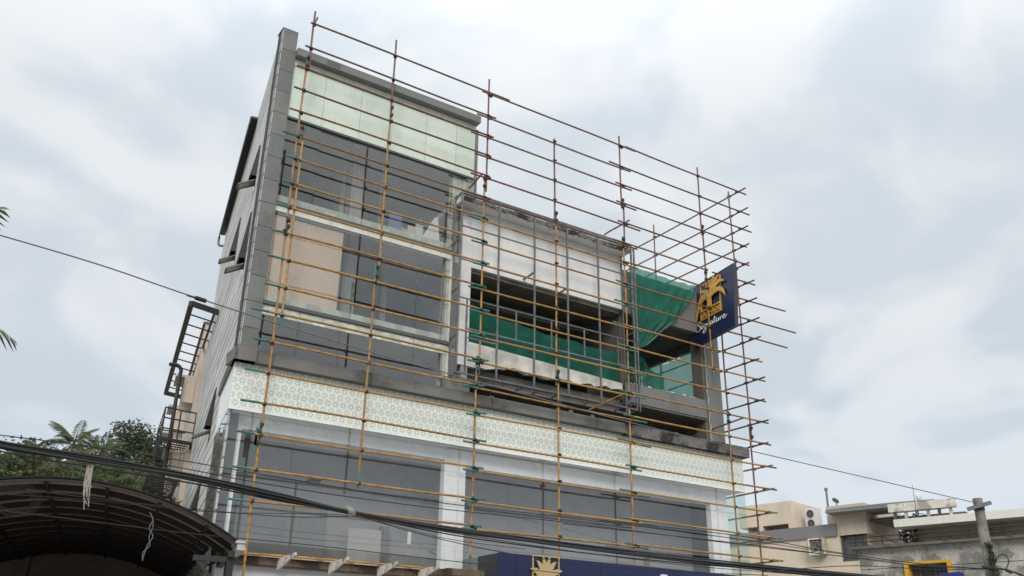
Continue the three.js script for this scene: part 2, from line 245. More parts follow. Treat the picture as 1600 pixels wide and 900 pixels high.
// ------------------------------------------------------------------ the building under refurbishment
const SD = V(0.18679574, 0, -0.98239877).normalize();      // direction of the left side wall, front to back
const SO = V(6.8, 0, -0.75);                               // its front corner
const SN = SD.clone().cross(UP);                           // points into the building
const onSide = (u, v, off = 0) => { const p = onPlane(u, v, SO.clone().addScaledVector(SN, -off), SN); return { t: p.clone().sub(SO).dot(SD), y: p.y }; };
const sideP = (t, y, off = 0) => SO.clone().addScaledVector(SD, t).addScaledVector(SN, -off).setY(y);
const bld = thing('commercial_building', 'tall glass fronted commercial building with white patterned band, stripped for refurbishment', 'building');
const GZ = -0.87, LZ = -0.45;
{
  // --- grey cladding column at the left corner
  M('column_core', B(6.83, 7.31, 9.9, 21.43, -1.25, -0.785), mats.joint, bld);
  const n = 14, y0 = 9.99, h = (21.45 - y0) / n;
  for (let i = 0; i < n; i++) {
    const g = merge([B(6.8, 7.335, y0 + i * h + 0.008, y0 + (i + 1) * h - 0.008, -0.785, -0.75), B(7.312, 7.335, y0 + i * h + 0.008, y0 + (i + 1) * h - 0.008, -1.0, -0.785)]);
    M('column_panel', g, mats.acp[(i * 3 + (i >> 1)) % 4], bld);
  }
  M('column_cap', B(6.8, 7.336, 21.452, 21.468, -1.3, -0.749), mats.acp[1], bld);
  // --- side wall: long planks in lapped rows
  const rows = 46, ph = 21.4 / rows;
  const core = OB(SO, SD, 0.1, 16, 0, 21.3, 0.05, 0.3); M('side_wall', core, mats.joint, bld);
  const cuts = [0, 0.55, 4.3, 8.2, 12.1, 16.05];
  const pg = cuts.slice(0, -1).map((c, k) => OB(V(0, 0, 0), SD, c + 0.006, cuts[k + 1] - 0.006, 0.034, ph - 0.034, -0.004, 0.05));
  for (let r = 0; r < rows; r++) for (let k = 0; k < cuts.length - 1; k++) {
    const m = M('cladding_plank', pg[k], mats.plank[(r * 7 + k * 5 + ((r * k) % 3)) % 4], bld);
    m.position.set(SO.x, r * ph, SO.z); m.position.addScaledVector(SN, (((r * 13 + k * 7) % 5) - 2) * 0.0009);
  }
  M('parapet_flashing', OB(SO, SD, 0.4, 16.05, 21.405, 21.45, -0.004, 0.3), mats.acp[2], bld);
  const eave = M('eave', merge([OB(SO, SD, 5.6, 16.6, 21.25, 21.33, -0.25, 0.0), OB(SO, SD, 5.6, 16.6, 21.0, 21.3, -0.29, -0.25)]), mats.steeldark, bld);
  const e = (t, y, o) => sideP(t, y, o);
  M('gutter_spout', path([e(16.5, 21.1, 0.26), e(16.5, 20.8, 0.26), e(16.45, 20.62, 0.2), e(16.4, 20.6, 0.02)], 0.06, 16, 7), mats.steel, eave);
  M('drain_strip', OB(SO, SD, 0.62, 0.82, 10.4, 18.5, -0.05, -0.008), mats.acp[3], bld);
  // slot windows with tilted sashes on the side wall
  const slots = [[2.55, 17.35, 1.6], [2.2, 14.3, 2.2], [7.1, 16.6, 1.9], [6.45, 9.75, 1.8], [7.4, 7.0, 1.2]];
  for (const [t, yc, hh] of slots) {
    const w = M('window', OB(SO, SD, t - 0.3, t + 0.3, yc - hh / 2, yc + hh / 2, -0.012, 0.03), mats.innerdark, bld);
    { const a = sideP(t - 0.3, yc + hh / 2, 0.02), b = sideP(t + 0.3, yc + hh / 2, 0.02), o = SN.clone().multiplyScalar(-0.18).add(V(0, -hh * 0.75, 0)), c = b.clone().add(o), d = a.clone().add(o); M('tilted_sash', quadBox(a, b, c, d, 0.045), mats.darksash, w); for (const [p, q, tt] of [[a, d, t - 0.3], [b, c, t + 0.3]]) M('dark_gap_filler', quadBox(p, q, sideP(tt, q.y, 0.012), sideP(tt, (p.y + q.y) / 2, 0.012), 0.02), mats.darksash, w); }  // dark side plates are added to imitate the shaded gap beside each tilted sash
    if (hh > 1.3) {
      const yb = yc - hh * 0.32, a = sideP(t - 0.2, yb, 0.03), b = sideP(t + 0.2, yb, 0.03), o = SN.clone().multiplyScalar(-0.5).add(V(0, -0.26, 0)), c = b.clone().add(o), d = a.clone().add(o);
      const sash = M('sash', merge([sqbar(a, b, 0.05), sqbar(b, c, 0.05), sqbar(c, d, 0.05), sqbar(d, a, 0.05)]), mats.frame, w);
      M('sash_pane', quadBox(a, b, c, d, 0.012), mats.brownglass, sash);
    }
  }
  // --- upper glazed front
  const X = [7.345, 8.53, 9.85, 11.06, 12.39, 13.63, 14.42];
  M('parapet_wall', B(7.34, 14.42, 20.21, 20.46, -1.1, -0.84), mats.paleband, bld);
  const cop = M('coping', B(7.34, 14.46, 20.46, 20.74, -1.3, -0.56), mats.acp[1], bld);
  M('coping_joint', B(10.9, 10.92, 20.465, 20.735, -0.562, -0.555), mats.joint, cop);
  { const a = onZ(512, 92, -0.556), b = onZ(532, 107, -0.556); M('dark_hole_patch', B(a.x, b.x, 20.5, 20.69, -0.6, -0.556), mats.frame, bld); }  // dark patch on the coping face, painted in place of a shaded hole
  M('front_spandrel_wall', B(7.34, 14.42, 18.2, 20.3, -1.1, -0.90), mats.whitewall, bld);
  for (let i = 0; i < 6; i++) M('spandrel_panel', B(X[i] + 0.007, X[i + 1] - 0.007, 18.24, 20.2, GZ - 0.012, GZ), mats.mint[i % 3], bld);
  M('transom_bar', B(7.35, 14.44, 18.16, 18.235, GZ - 0.06, GZ + 0.035), mats.frame, bld);
  const storey = (ya, yb) => { for (let i = 0; i < 6; i++) { const xe = Math.min(X[i + 1], yb < 17 ? 13.62 : 99); if (xe - X[i] > 0.2) { const w = xe - X[i] - 0.012, h = yb - ya, m = M('glass_pane', boxUV(new THREE.BoxGeometry(w, h, 0.01)), mats.glass, bld); m.position.set(X[i] + 0.006 + w / 2, (ya + yb) / 2, GZ - 0.005); m.rotation.set(rr(-0.004, 0.004), rr(-0.005, 0.005), 0); } } };
  storey(15.1, 18.15); storey(11.78, 14.78); storey(10.16, 11.33);
  for (const [ya, yb] of [[15.0, 15.09], [11.66, 11.77]]) M('sill_bar', B(7.35, 13.66, ya, yb, GZ - 0.06, GZ + 0.07), mats.frame, bld);
  M('floor_edge_panel', B(7.35, 13.64, 14.79, 14.99, GZ - 0.02, GZ), mats.paleband, bld);
  for (let i = 0; i < 5; i++) M('floor_edge_panel', B(X[i] + 0.006, X[i + 1] - 0.006, 11.34, 11.65, GZ - 0.02, GZ), mats.mintstrip, bld);
  // floors, upstands and rooms behind the glass
  M('upstand', B(7.4, 13.62, 15.0, 15.36, -1.12, -0.91), mats.mintstrip, bld);
  M('upstand', B(7.4, 13.62, 11.7, 12.0, -1.12, -0.91), mats.mintstrip, bld);
  for (const y of [10.0, 11.5, 14.85, 18.3, 20.35]) M('floor_slab', prism([[7.35, -0.93], [14.3, -0.93], [14.3, -16], [9.9, -16]], y - 0.12, y + 0.12), mats.inner, bld);
  M('room_back_wall', B(8.5, 14.3, 10, 20.3, -8.2, -8), mats.inner, bld);
  M('room_side_wall', B(14.2, 14.44, 9.9, 20.45, -16, -0.9), mats.inner, bld);
  M('rear_wall', B(9.7, 26.2, 0, 20.4, -16.3, -16.05), mats.plank[1], bld);
  M('end_wall', B(14.445, 14.6, 17.0, 20.4, -16, -0.95), mats.greypaint, bld);
  M('corner_pilaster', B(13.63, 14.42, 15.4, 18.15, -1.25, -0.98), mats.mintstrip, bld);
  M('corner_pilaster', B(13.5, 13.72, 10.2, 15.0, -1.25, -0.9), mats.paleband, bld);
  M('curtain_board', B(7.42, 9.72, 12.02, 14.7, -1.03, -0.99), mats.peach, bld);
  M('blue_panel', B(11.28, 11.75, 15.4, 15.95, -1.06, -1.02), S({ color: lin(0.10, 0.17, 0.36), roughness: 0.6 }), bld);
  M('bright_patch_board', quadBox(V(12.6, 15.4, -1.25), V(13.3, 15.4, -1.15), V(13.32, 16.55, -1.4), V(13.2, 16.5, -1.42), 0.02), mats.white, bld);  // white board added in place of a bright patch of light behind the glass
  M('room_partition', B(10.1, 10.25, 15.0, 18.15, -6, -2.6), mats.inner, bld); M('room_partition', B(12.2, 12.4, 11.65, 14.7, -7.9, -3.2), mats.inner, bld); M('room_column', B(10.3, 10.75, 11.65, 18.15, -2.6, -2.15), mats.inner, bld);
  for (let k = 0; k < 4; k++) M('stacked_board', B(12.0 + k * 0.35, 12.3 + k * 0.35, 15.0, 15.9 + 0.2 * (k % 3), -1.7 - k * 0.1, -1.66 - k * 0.1), [mats.inner, mats.peach, mats.whitewall, mats.acp[0]][k], bld);
  for (const [x, ya, yb] of [[7.5, 10.3, 14.7], [10.9, 15.4, 18.1]]) M('inner_mullion', B(x, x + 0.06, ya, yb, -1.1, -1.05), mats.frame, bld);
  // --- cornice ledge
  M('ledge_wall', B(7.34, 14.42, 9.96, 10.15, -1.0, -0.72), mats.slabgrey, bld);
  const cn = [6.58, 9.4, 12.2, 14.4, 17.6, 20.6]; 
  for (let i = 0; i < cn.length - 1; i++) M('cornice', B(cn[i] + 0.004, cn[i + 1] - 0.004, 9.62, 9.98 - 0.012 * (i % 2), -1.0, -0.2 + 0.006 * (i % 3)), mats.cornice, bld);
  for (const [a, b] of [[20.6, 23.1], [23.1, 26.82]]) M('cornice', B(a + 0.004, b - 0.004, 9.58, 9.97, -1.0, -0.19), mats.cornicedark, bld);
  M('side_cornice', OB(V(6.58, 0, -0.2), SD, 0.02, 4.1, 9.62, 9.98, 0.0, 0.6), mats.cornice, bld);
  M('side_cornice', B(26.3, 26.82, 9.58, 9.95, -5.5, -1.01), mats.cornicedark, bld);
  // loose mortar along the broken ledge
  for (let i = 0; i < 26; i++) { const x = rr(9, 26), s = rr(0.03, 0.1); const g = new THREE.IcosahedronGeometry(s, 0); g.scale(rr(0.8, 2), rr(0.5, 1), 1); g.translate(x, 9.98 + s * 0.3, rr(-0.45, -0.24)); M('mortar_lump', g, x > 20 ? mats.cornicedark : mats.cornice, bld); }
}
{
  // --- right block: white box over an opening, balcony bay and end pier
  M('box_wall', B(14.05, 21.25, 14.7, 16.92, -1.1, -0.87), mats.whiteplaster, bld);
  M('box_wall', B(14.05, 14.44, 11.1, 14.7, -1.1, -0.87), mats.whiteplaster, bld);
  // lower parapet with ragged broken edge
  const s = new THREE.Shape(); s.moveTo(14.44, 11.97); let x = 14.44; const low = [];
  s.lineTo(21.12, 11.72); s.lineTo(21.1, 11.45);
  for (x = 21.0; x > 14.5; x -= rr(0.12, 0.3)) low.push([x, 11.13 + 0.05 * (x - 14.4) + rr(-0.05, 0.07) + (Math.abs(x - 16.4) < 0.35 ? 0.14 : 0)]);
  for (const q of low) s.lineTo(q[0], q[1]); s.lineTo(14.44, 11.1);
  M('broken_parapet', boxUV(new THREE.ExtrudeGeometry(s, { depth: 0.16, bevelEnabled: false }).translate(0, 0, -1.05)), mats.brokenplaster, bld);
  M('lintel', B(14.44, 21.2, 14.55, 14.69, -1.5, -1.0), mats.rawconcrete, bld);
  const slab = M('roof_slab', B(13.72, 21.3, 16.93, 17.1, -9, -0.36), mats.whiteplaster, bld);
  for (let i = 0; i < 60; i++) { const xx = rr(13.9, 21.2), a = V(xx, 16.96, rr(-0.37, -0.34)), b = a.clone().add(V(rr(-0.12, 0.12), rr(-0.16, -0.03), rr(-0.02, 0.05))); M('exposed_bar', rod(a, b, 0.008, 4), mats.coupler, slab); }
  const eg = []; for (let xx = 13.75; xx < 21.25;) { const w = rr(0.15, 0.5); eg.push(B(xx, Math.min(xx + w, 21.28), 16.96 - rr(0, 0.09), 17.08, -0.36, -0.32 + rr(-0.02, 0.02))); xx += w; } M('broken_slab_edge', merge(eg), mats.cornicedark, bld);
  M('party_wall', B(13.66, 14.05, 9.96, 17.0, -1.3, -0.95), mats.greypaint, bld);
  M('under_box_beam', B(14.46, 21.3, 10.75, 11.05, -3, -1.35), mats.rawconcrete, bld);
  M('lower_wall', B(13.5, 14.46, 9.97, 10.55, -0.95, -0.74), mats.slabgrey, bld);
  // balcony bay
  M('bay_beam', B(21.3, 25.38, 11.06, 11.8, -1.15, -0.87), mats.greypaint, bld);
  M('bay_beam_soffit_edge', B(21.3, 25.4, 10.98, 11.05, -1.2, -0.9), mats.rawconcrete, bld);
  for (let i = 0; i < 22; i++) { const s2 = rr(0.025, 0.06), g = new THREE.IcosahedronGeometry(s2, 0); g.scale(rr(1, 2.2), 1, 0.8); g.translate(rr(21.6, 25.4), 11.8 + s2 * 0.3, rr(-1.0, -0.9)); M('plaster_crumb', g, mats.whiteplaster, bld); }
  M('upper_parapet', B(21.3, 25.38, 14.6, 16.4, -1.1, -0.87), mats.greypaint, bld);
  M('end_pier', B(25.45, 26.27, 9.97, 16.45, -1.55, -0.87), mats.greypaint, bld);
  M('pier_reveal', B(25.32, 25.448, 9.97, 14.62, -1.5, -0.93), mats.rawconcrete, bld);
  M('pier_crack', merge(Array.from({ length: 30 }, (_, i) => B(25.48 + 0.035 * Math.sin(i * 1.7) + 0.02 * Math.sin(i * 0.4), 25.488 + 0.035 * Math.sin(i * 1.7) + 0.02 * Math.sin(i * 0.4) + rr(0, 0.02), 10.0 + i * 0.15, 10.14 + i * 0.15, -0.87, -0.862 + 0.001 * (i % 2)))), mats.mintstrip, bld);
  // shell of the right block: floors, ceilings, back and side walls
  M('floor_slab', B(14.46, 26.2, 10.98, 11.18, -9, -1.25), mats.roomconcrete, bld);
  M('floor_slab', B(14.46, 26.2, 14.66, 14.9, -9, -1.2), mats.roomconcrete, bld);
  M('roof_deck', B(21.31, 26.2, 16.2, 16.4, -16, -1.1), mats.rawconcrete, bld);
  M('room_back_wall', B(14.46, 26.0, 9.9, 16.9, -9.2, -9.01), mats.roomconcrete, bld);
  M('room_back_wall', B(14.46, 25.6, 9.9, 10.98, -4.2, -4), mats.roomconcrete, bld);
  M('ceiling_duct', B(14.6, 21, 14.2, 14.45, -3.2, -2.7), mats.roomconcrete, bld);
  M('right_wall', merge([B(26.0, 26.2, 0, 11.95, -16, -1.56), B(26.0, 26.2, 14.35, 16.2, -16, -1.56), B(26.0, 26.2, 11.95, 14.35, -16, -5.6)]), mats.greypaint, bld);
  M('balcony_partition', B(21.25, 21.4, 11.18, 14.66, -3.2, -1.1), mats.roomconcrete, bld);
}
{
  // --- glass skin of the lower showroom storey with the printed band above
  M('band_backing', B(6.9, 26.6, 8.34, 9.6, -0.95, -0.49), mats.white, bld);
  const bx = [6.7, 8.63, 10.44, 12.24, 14.05, 15.86, 17.68, 19.5, 21.3, 23.05, 24.85, 26.67];
  for (let i = 0; i < bx.length - 1; i++) M('band_panel', B(bx[i] + (i ? 0.003 : 0), bx[i + 1] - 0.003, 8.33, 9.615, LZ - 0.03, LZ), mats.pattern, bld);
  M('band_trim', B(6.7, 26.68, 8.27, 8.325, LZ - 0.06, LZ + 0.012), mats.whitewall, bld);
  const LO = V(6.7, 0, LZ - 0.03);
  M('side_band_panel', OB(LO, SD, 0.01, 3.7, 8.33, 9.615, 0, 0.03), mats.whitewall, bld);
  M('side_band_panel', B(26.64, 26.67, 8.33, 9.575, -4.5, -0.485), mats.whitewall, bld);
  const gx = [6.71, 8.63, 12.24, 15.86, 19.5, 23.05, 26.67];
  for (let i = 0; i < gx.length - 1; i++) M('showroom_pane', B(gx[i] + 0.005, gx[i + 1] - 0.005, 4.52, 8.265, LZ - 0.012, LZ), mats.showglass, bld);
  M('side_pane', OB(LO, SD, 0.03, 3.6, 4.52, 8.265, 0.0, 0.012), mats.showglass, bld);
  M('side_pane', B(26.655, 26.67, 4.52, 8.265, -4.4, -0.47), mats.clear, bld);
  M('showroom_soffit', prism([[6.84, -0.5], [26.63, -0.5], [26.63, -4.5], [7.6, -4.3]], 8.27, 8.32), mats.white, bld);
  // white wall with two wide openings
  M('showroom_wall', merge([B(6.86, 7.28, 4.3, 8.26, -1.2, -0.95), B(13.78, 14.55, 4.3, 8.26, -1.2, -0.95), B(25.28, 26.15, 4.3, 8.26, -1.2, -0.95), B(7.28, 13.78, 7.9, 8.26, -1.2, -0.95), B(14.55, 25.28, 7.75, 8.26, -1.2, -0.95)]), mats.whitewall, bld);
  M('showroom_floor', prism([[6.95, -0.55], [26.1, -0.55], [26.1, -9], [8.65, -9]], 4.2, 4.4), mats.innermid, bld);
  M('showroom_ceiling', prism([[7.2, -1.21], [26.0, -1.21], [26.0, -9], [8.75, -9]], 8.1, 8.2), mats.whitewall, bld);
  M('showroom_back_wall', B(7.5, 26.0, 4.4, 8.1, -2.95, -2.8), mats.board, bld);
  M('showroom_end_wall', B(26.0, 26.15, 0, 9.6, -9, -1.25), mats.whitewall, bld);
  M('lift_surround', B(11.35, 12.45, 4.4, 5.75, -2.5, -2.4), mats.inner, bld);
  M('lift_door', B(12.46, 12.75, 4.4, 5.9, -2.6, -2.46), mats.steel, bld);
  M('notice_plate', B(13.1, 13.22, 5.35, 5.75, -1.9, -1.88), mats.ivory, bld);
  M('display_panel', B(7.6, 10.3, 4.4, 6.1, -1.7, -1.6), mats.acp[2], bld);
  // ground floor
  M('ground_floor_wall', B(6.95, 26.15, 0, 4.2, -1.0, -0.56), mats.lilacwall, bld);
  M('ledge', B(6.9, 26.3, 4.24, 4.5, -0.55, -0.3), mats.rustyledge, bld);
  M('ledge_trim', B(6.9, 26.3, 4.44, 4.515, -0.299, -0.26), mats.bracketwhite, bld);
  for (const xb of [8.55, 10.0, 11.46, 12.75]) {
    const a = V(xb, 0, -0.45), sh = new THREE.Shape([[0, 4.12], [0, 4.42], [1.25, 4.47], [1.25, 4.4]].map((q) => new THREE.Vector2(...q)));
    const g = new THREE.ExtrudeGeometry(sh, { depth: 0.05, bevelEnabled: false }).rotateY(-Math.PI / 2); g.translate(xb, 0, -0.3); M('canopy_bracket', boxUV(g), mats.bracketwhite, bld);
  }
  M('entrance_canopy', B(12.95, 14.15, 4.22, 4.4, -0.25, 1.0), mats.rustyledge, bld);
}

// ------------------------------------------------------------------ steel sub-frame round the white box
{
  const f = thing('steel_frame', 'grey steel box frame standing proud of the white wall opening', 'metal frame');
  const zf = -0.3, zr = -0.84, q = mats.steel, w = 0.056;
  const posts = [13.66, 15.2, 16.72, 18.18, 19.62, 21.27];
  posts.forEach((x, i) => M('post', sqbar(V(x, 10.58, zf), V(x, 17.24, zf), w), q, f));
  M('post', sqbar(V(13.72, 10.56, zr), V(13.72, 17.2, zr), w), q, f); M('post', sqbar(V(21.22, 10.56, zr), V(21.22, 17.2, zr), w), q, f);
  M('post', sqbar(V(14.0, 10.6, zf), V(14.0, 13.2, zf), 0.05), q, f); M('post', sqbar(V(21.5, 10.58, zf - 0.1), V(21.5, 17.2, zf - 0.1), w), q, f);
  for (const y of [17.24, 15.88, 14.62, 13.22, 10.6]) M('rail', sqbar(V(13.66, y, zf - 0.006), V(21.27, y, zf - 0.006), y > 17 || y < 11 ? 0.055 : 0.04), q, f);
  M('rail', sqbar(V(13.7, 10.56, zr), V(21.22, 10.56, zr), 0.13, 0.06), q, f); M('rail', sqbar(V(13.7, 17.2, -0.42), V(21.22, 17.2, -0.42), 0.06), q, f);
  M('rail', sqbar(V(14.0, 12.16, zf), V(21.2, 12.16, zf), 0.045), q, f); M('rail', sqbar(V(14.0, 11.85, zf), V(15.2, 11.85, zf), 0.04), q, f);
  for (const x of [15.96, 17.45, 18.9, 20.45]) M('infill_bar', sqbar(V(x, 12.16, zf), V(x, 13.2, zf), 0.045), q, f);
  for (const x of [14.9, 16.3, 17.0, 17.8, 19.2, 20.6]) M('rung', sqbar(V(x, 10.59, zf), V(x, 10.57, zr), 0.05), q, f);
  for (const y of [17.2, 15.4, 13.6, 11.9, 10.58]) for (const x of [13.68, 21.26]) M('rung', sqbar(V(x, y, zf), V(x + 0.01, y - 0.02, zr), 0.05), q, f);
  for (const [x, y] of [[16.72, 14.9], [18.18, 14.65]]) M('strut', sqbar(V(x, y, zf), V(x - 0.1, y - 0.12, -0.9), 0.05), q, f);
}

// ------------------------------------------------------------------ green shade nets
{
  const edge = [[0, 25.08], [0.35, 24.25], [0.6, 23.7], [0.8, 22.75], [1, 21.95]], atE = (v) => { for (let k = 1; k < edge.length; k++) if (v <= edge[k][0]) return lerp(edge[k - 1][1], edge[k][1], (v - edge[k - 1][0]) / (edge[k][0] - edge[k - 1][0])); return 21.95; };
  const hang = sheet(110, 50, (u, v) => {
    const xr = atE(v), xx = lerp(21.5, xr, u), sag = 0.03 * Math.sin(u * Math.PI) * (1 - v), fold = Math.pow(u, 2.6) * (0.3 + v);
    return V(xx, lerp(16.58, 13.25, v) - sag - 0.25 * v * (1 - u), -0.72 + 0.04 * Math.sin(u * 7 + v * 3) + 0.2 * fold * Math.sin(u * 40 - v * 6) + 0.07 * fold * Math.sin(u * 83 + v * 3) + 0.02 * Math.sin(u * 26 + v * 9) + 0.08 * v);
  });
  one('shade_net', hang, mats.net, 'dark green shade net gathered to one side below the terrace parapet', 'net', null);
  const tp = [[735, 476], [783, 497], [825, 513], [866, 525], [920, 541], [973, 554]].map(([a, b]) => onZ(a, b, -1.2)), topY = (u) => { const x = lerp(14.46, 21.2, u); for (let k = 1; k < tp.length; k++) if (x <= tp[k].x) return lerp(tp[k - 1].y, tp[k].y, clamp((x - tp[k - 1].x) / (tp[k].x - tp[k - 1].x))); return tp[5].y; };
  const band = sheet(90, 14, (u, v) => {
    const xx = lerp(14.46, 21.2, u), top = topY(u), yy = lerp(top, 11.62, v);
    return V(xx, yy, -1.2 + 0.05 * Math.sin(u * 21 + v) + 0.03 * Math.sin(u * 47 + v * 4));
  });
  one('shade_net', band, mats.net, 'low green net strung across the wide dark opening', 'net', null);
  const side = sheet(40, 20, (u, v) => V(26.1 + 0.05 * Math.sin(u * 34 + v * 2) + 0.03 * Math.sin(u * 71 - v * 3), lerp(14.4, 11.95, v) - 0.12 * Math.sin(u * 3.1), lerp(-1.5, -5.4, u)));
  one('shade_net', side, mats.net, 'pale see-through green net over the side opening of the balcony', 'net', null);
  const back = sheet(40, 14, (u, v) => V(lerp(21.5, 23.9, u), lerp(13.55 - 0.9 * u * u, 11.3, v), -1.75 + 0.12 * Math.sin(u * 14 + v * 2)));
  one('shade_net', back, mats.net, 'green net heaped behind the grey balcony beam', 'net', null);
}

// ------------------------------------------------------------------ scaffold
const scaffold = thing('scaffold', 'ochre and rust painted tube scaffold in front of the building', 'scaffold');
const OCH = [0.43, 0.24, 0.068], OCH2 = [0.36, 0.20, 0.065], RUST = [0.20, 0.095, 0.08], DARK = [0.185, 0.105, 0.08], TEAL = [0.06, 0.20, 0.165], BRN = [0.27, 0.14, 0.06];
const TR = 0.0335;
function tubeGeo(a, b, bands) {                        // bands: [[length fraction end, colour], ...]
  const d = b.clone().sub(a), L = d.length(); d.normalize();
  const u = Math.abs(d.y) > 0.9 ? V(1, 0, 0) : UP.clone(), s = d.clone().cross(u).normalize(), t = s.clone().cross(d), N = 9, pos = [], nor = [], col = [], uv = [], ix = [];
  const off = rnd() * 5, bow = rr(-0.03, 0.03) * Math.min(1, L / 5), bow2 = rr(-0.012, 0.012); let f0 = 0, base = 0;
  for (const [f1, c] of bands) {
    const ns = Math.max(1, Math.ceil((f1 - f0) * 9)), tone = []; for (let q = 0; q <= ns; q++) tone.push(rr(0.86, 1.12));
    for (let q = 0; q <= ns; q++) for (let k = 0; k <= N; k++) { const f = f0 + (f1 - f0) * q / ns; const an = k / N * Math.PI * 2, n = s.clone().multiplyScalar(Math.cos(an)).addScaledVector(t, Math.sin(an)); const p = a.clone().addScaledVector(d, f * L).addScaledVector(n, TR).addScaledVector(t, bow * Math.sin(f * Math.PI) + bow2 * Math.sin(f * 6.28)).addScaledVector(s, bow2 * Math.sin(f * Math.PI)); pos.push(p.x, p.y, p.z); nor.push(n.x, n.y, n.z); col.push(c[0] * tone[q], c[1] * tone[q], c[2] * tone[q]); uv.push(k / N * 0.19 + off, f * L + off); }
    for (let q = 0; q < ns; q++) for (let k = 0; k < N; k++) { const i = base + q * (N + 1) + k; ix.push(i, i + N + 2, i + 1, i, i + N + 1, i + N + 2); }
    base += (ns + 1) * (N + 1); f0 = f1;
  }
  for (const [p, n, c] of [[a, d.clone().negate(), bands[0][1]], [b, d, bands[bands.length - 1][1]]]) { const st = base; pos.push(p.x, p.y, p.z); nor.push(n.x, n.y, n.z); col.push(...c); uv.push(0, 0); for (let k = 0; k <= N; k++) { const an = k / N * Math.PI * 2, q = s.clone().multiplyScalar(Math.cos(an)).addScaledVector(t, Math.sin(an)); const v = p.clone().addScaledVector(q, TR); pos.push(v.x, v.y, v.z); nor.push(n.x, n.y, n.z); col.push(...c); uv.push(0, 0); } for (let k = 1; k <= N; k++) (p === a ? ix.push(st, st + k, st + k + 1) : ix.push(st, st + k + 1, st + k)); base += N + 2; }
  const g = new THREE.BufferGeometry(); g.setAttribute('position', new THREE.Float32BufferAttribute(pos, 3)); g.setAttribute('normal', new THREE.Float32BufferAttribute(nor, 3)); g.setAttribute('uv', new THREE.Float32BufferAttribute(uv, 2)); g.setAttribute('color', new THREE.Float32BufferAttribute(col, 3)); g.setIndex(ix); return g;
}
const bandsFor = (L, body, e0, e1) => { const b = []; if (e0) b.push([0.5 / L, TEAL]); b.push([e1 ? 1 - 0.5 / L : 1, body]); if (e1) b.push([1, TEAL]); return b; };
function tube(name, a, b, body, e0, e1) { const L = a.distanceTo(b); return M(name, tubeGeo(a, b, bandsFor(L, body, e0, e1)), mats.tube, scaffold); }
const couplerGeo = merge([
  new THREE.CylinderGeometry(0.048, 0.048, 0.07, 9), new THREE.CylinderGeometry(0.048, 0.048, 0.07, 9).rotateZ(Math.PI / 2).translate(0, 0, 0.062),
  new THREE.CylinderGeometry(0.014, 0.014, 0.12, 6).rotateX(Math.PI / 2).translate(0.055, 0, 0.02), new THREE.BoxGeometry(0.05, 0.05, 0.04).translate(-0.06, 0.01, 0.05), new THREE.BoxGeometry(0.04, 0.035, 0.05).translate(0.06, 0.0, -0.035),
]);
function coupler(x, y, z, ry = 0, rz = 0) { const m = M('coupler', couplerGeo, mats.coupler, scaffold); m.position.set(x, y, z); m.rotation.set(0, ry, rz); }
const LY = [21.40, 20.42, 19.58, 18.75, 17.90, 17.02, 16.21, 15.33, 14.52, 13.62, 12.80, 11.92, 11.06, 10.19, 9.29, 8.41, 7.54, 6.60, 5.78];
const LXL = [7.46, 7.37, 7.18, 7.18, 7.13, 7.0, 7.18, 7.2, 7.1, 7.1, 7.06, 7.06, 6.8, 6.96, 6.84, 6.84, 6.84, 6.84, 6.84];
const LXR = [27.8, 27.89, 27.9, 27.52, 27.56, 27.81, 29.55, 30.07, 29.42, 27.77, 27.83, 27.75, 27.77, 27.8, 27.97, 27.87, 27.77, 27.88, 27.83];
const PX = { a: 7.52, b: 10.6, c: 14.33, d: 17.45, e: 20.63, f: 24.93, g: 25.58 };
const ZL = 0.062;                                      // ledgers run on the outer side of the standards
LY.forEach((y, i) => {
  const top = i < 4, mid = i >= 4 && i < 6, b1 = top ? DARK : mid ? BRN : i % 3 ? OCH : OCH2, b2 = i < 6 ? (i < 4 ? DARK : RUST) : i % 3 === 1 ? OCH2 : OCH, b3 = i < 5 ? DARK : i < 7 ? RUST : i < 9 ? BRN : OCH;
  const j = () => rr(-0.02, 0.02), lap = -0.11;
  if (i === 0) {
    tube('ledger', V(LXL[0], y, ZL), V(15.3, y + 0.03, ZL), DARK); tube('ledger', V(14.1, y - 0.05, ZL + 0.02), V(21.4, y - 0.03, ZL), DARK); tube('ledger', V(20.9, y + 0.02, ZL), V(LXR[0], y, ZL), DARK);
  } else {
    const x1 = 14.33 + rr(0.15, 0.4), x2 = 14.33 - rr(0.35, 0.65), x3 = 20.63 + rr(0.4, 0.9), x4 = 20.63 - rr(0.25, 0.7);
    tube('ledger', V(LXL[i], y + j(), ZL), V(x1, y + j() * 0.5, ZL), b1, i > 4, i > 5);
    tube('ledger', V(x2, y + lap + j() * 0.3, ZL), V(x3, y + lap + j(), ZL), b2, i > 5, i > 6);
    const cut = i >= 5 && i <= 8;                      // cut round the projecting sign
    if (cut) { tube('ledger', V(x4, y + j() * 0.3, ZL), V(25.0, y + j(), ZL), b3 === RUST ? BRN : b3, i > 6, false); tube('ledger', V(25.3, y + j() - 0.02, ZL), V(LXR[i], y + 0.04 + j(), ZL), DARK, false, false); }
    else tube('ledger', V(x4, y + j() * 0.3, ZL), V(LXR[i], y + j(), ZL), b3, i > 6, i > 9);
  }
});
tube('ledger', V(7.0, 4.46, -0.15), V(12.9, 4.48, -0.15), OCH, true, false);
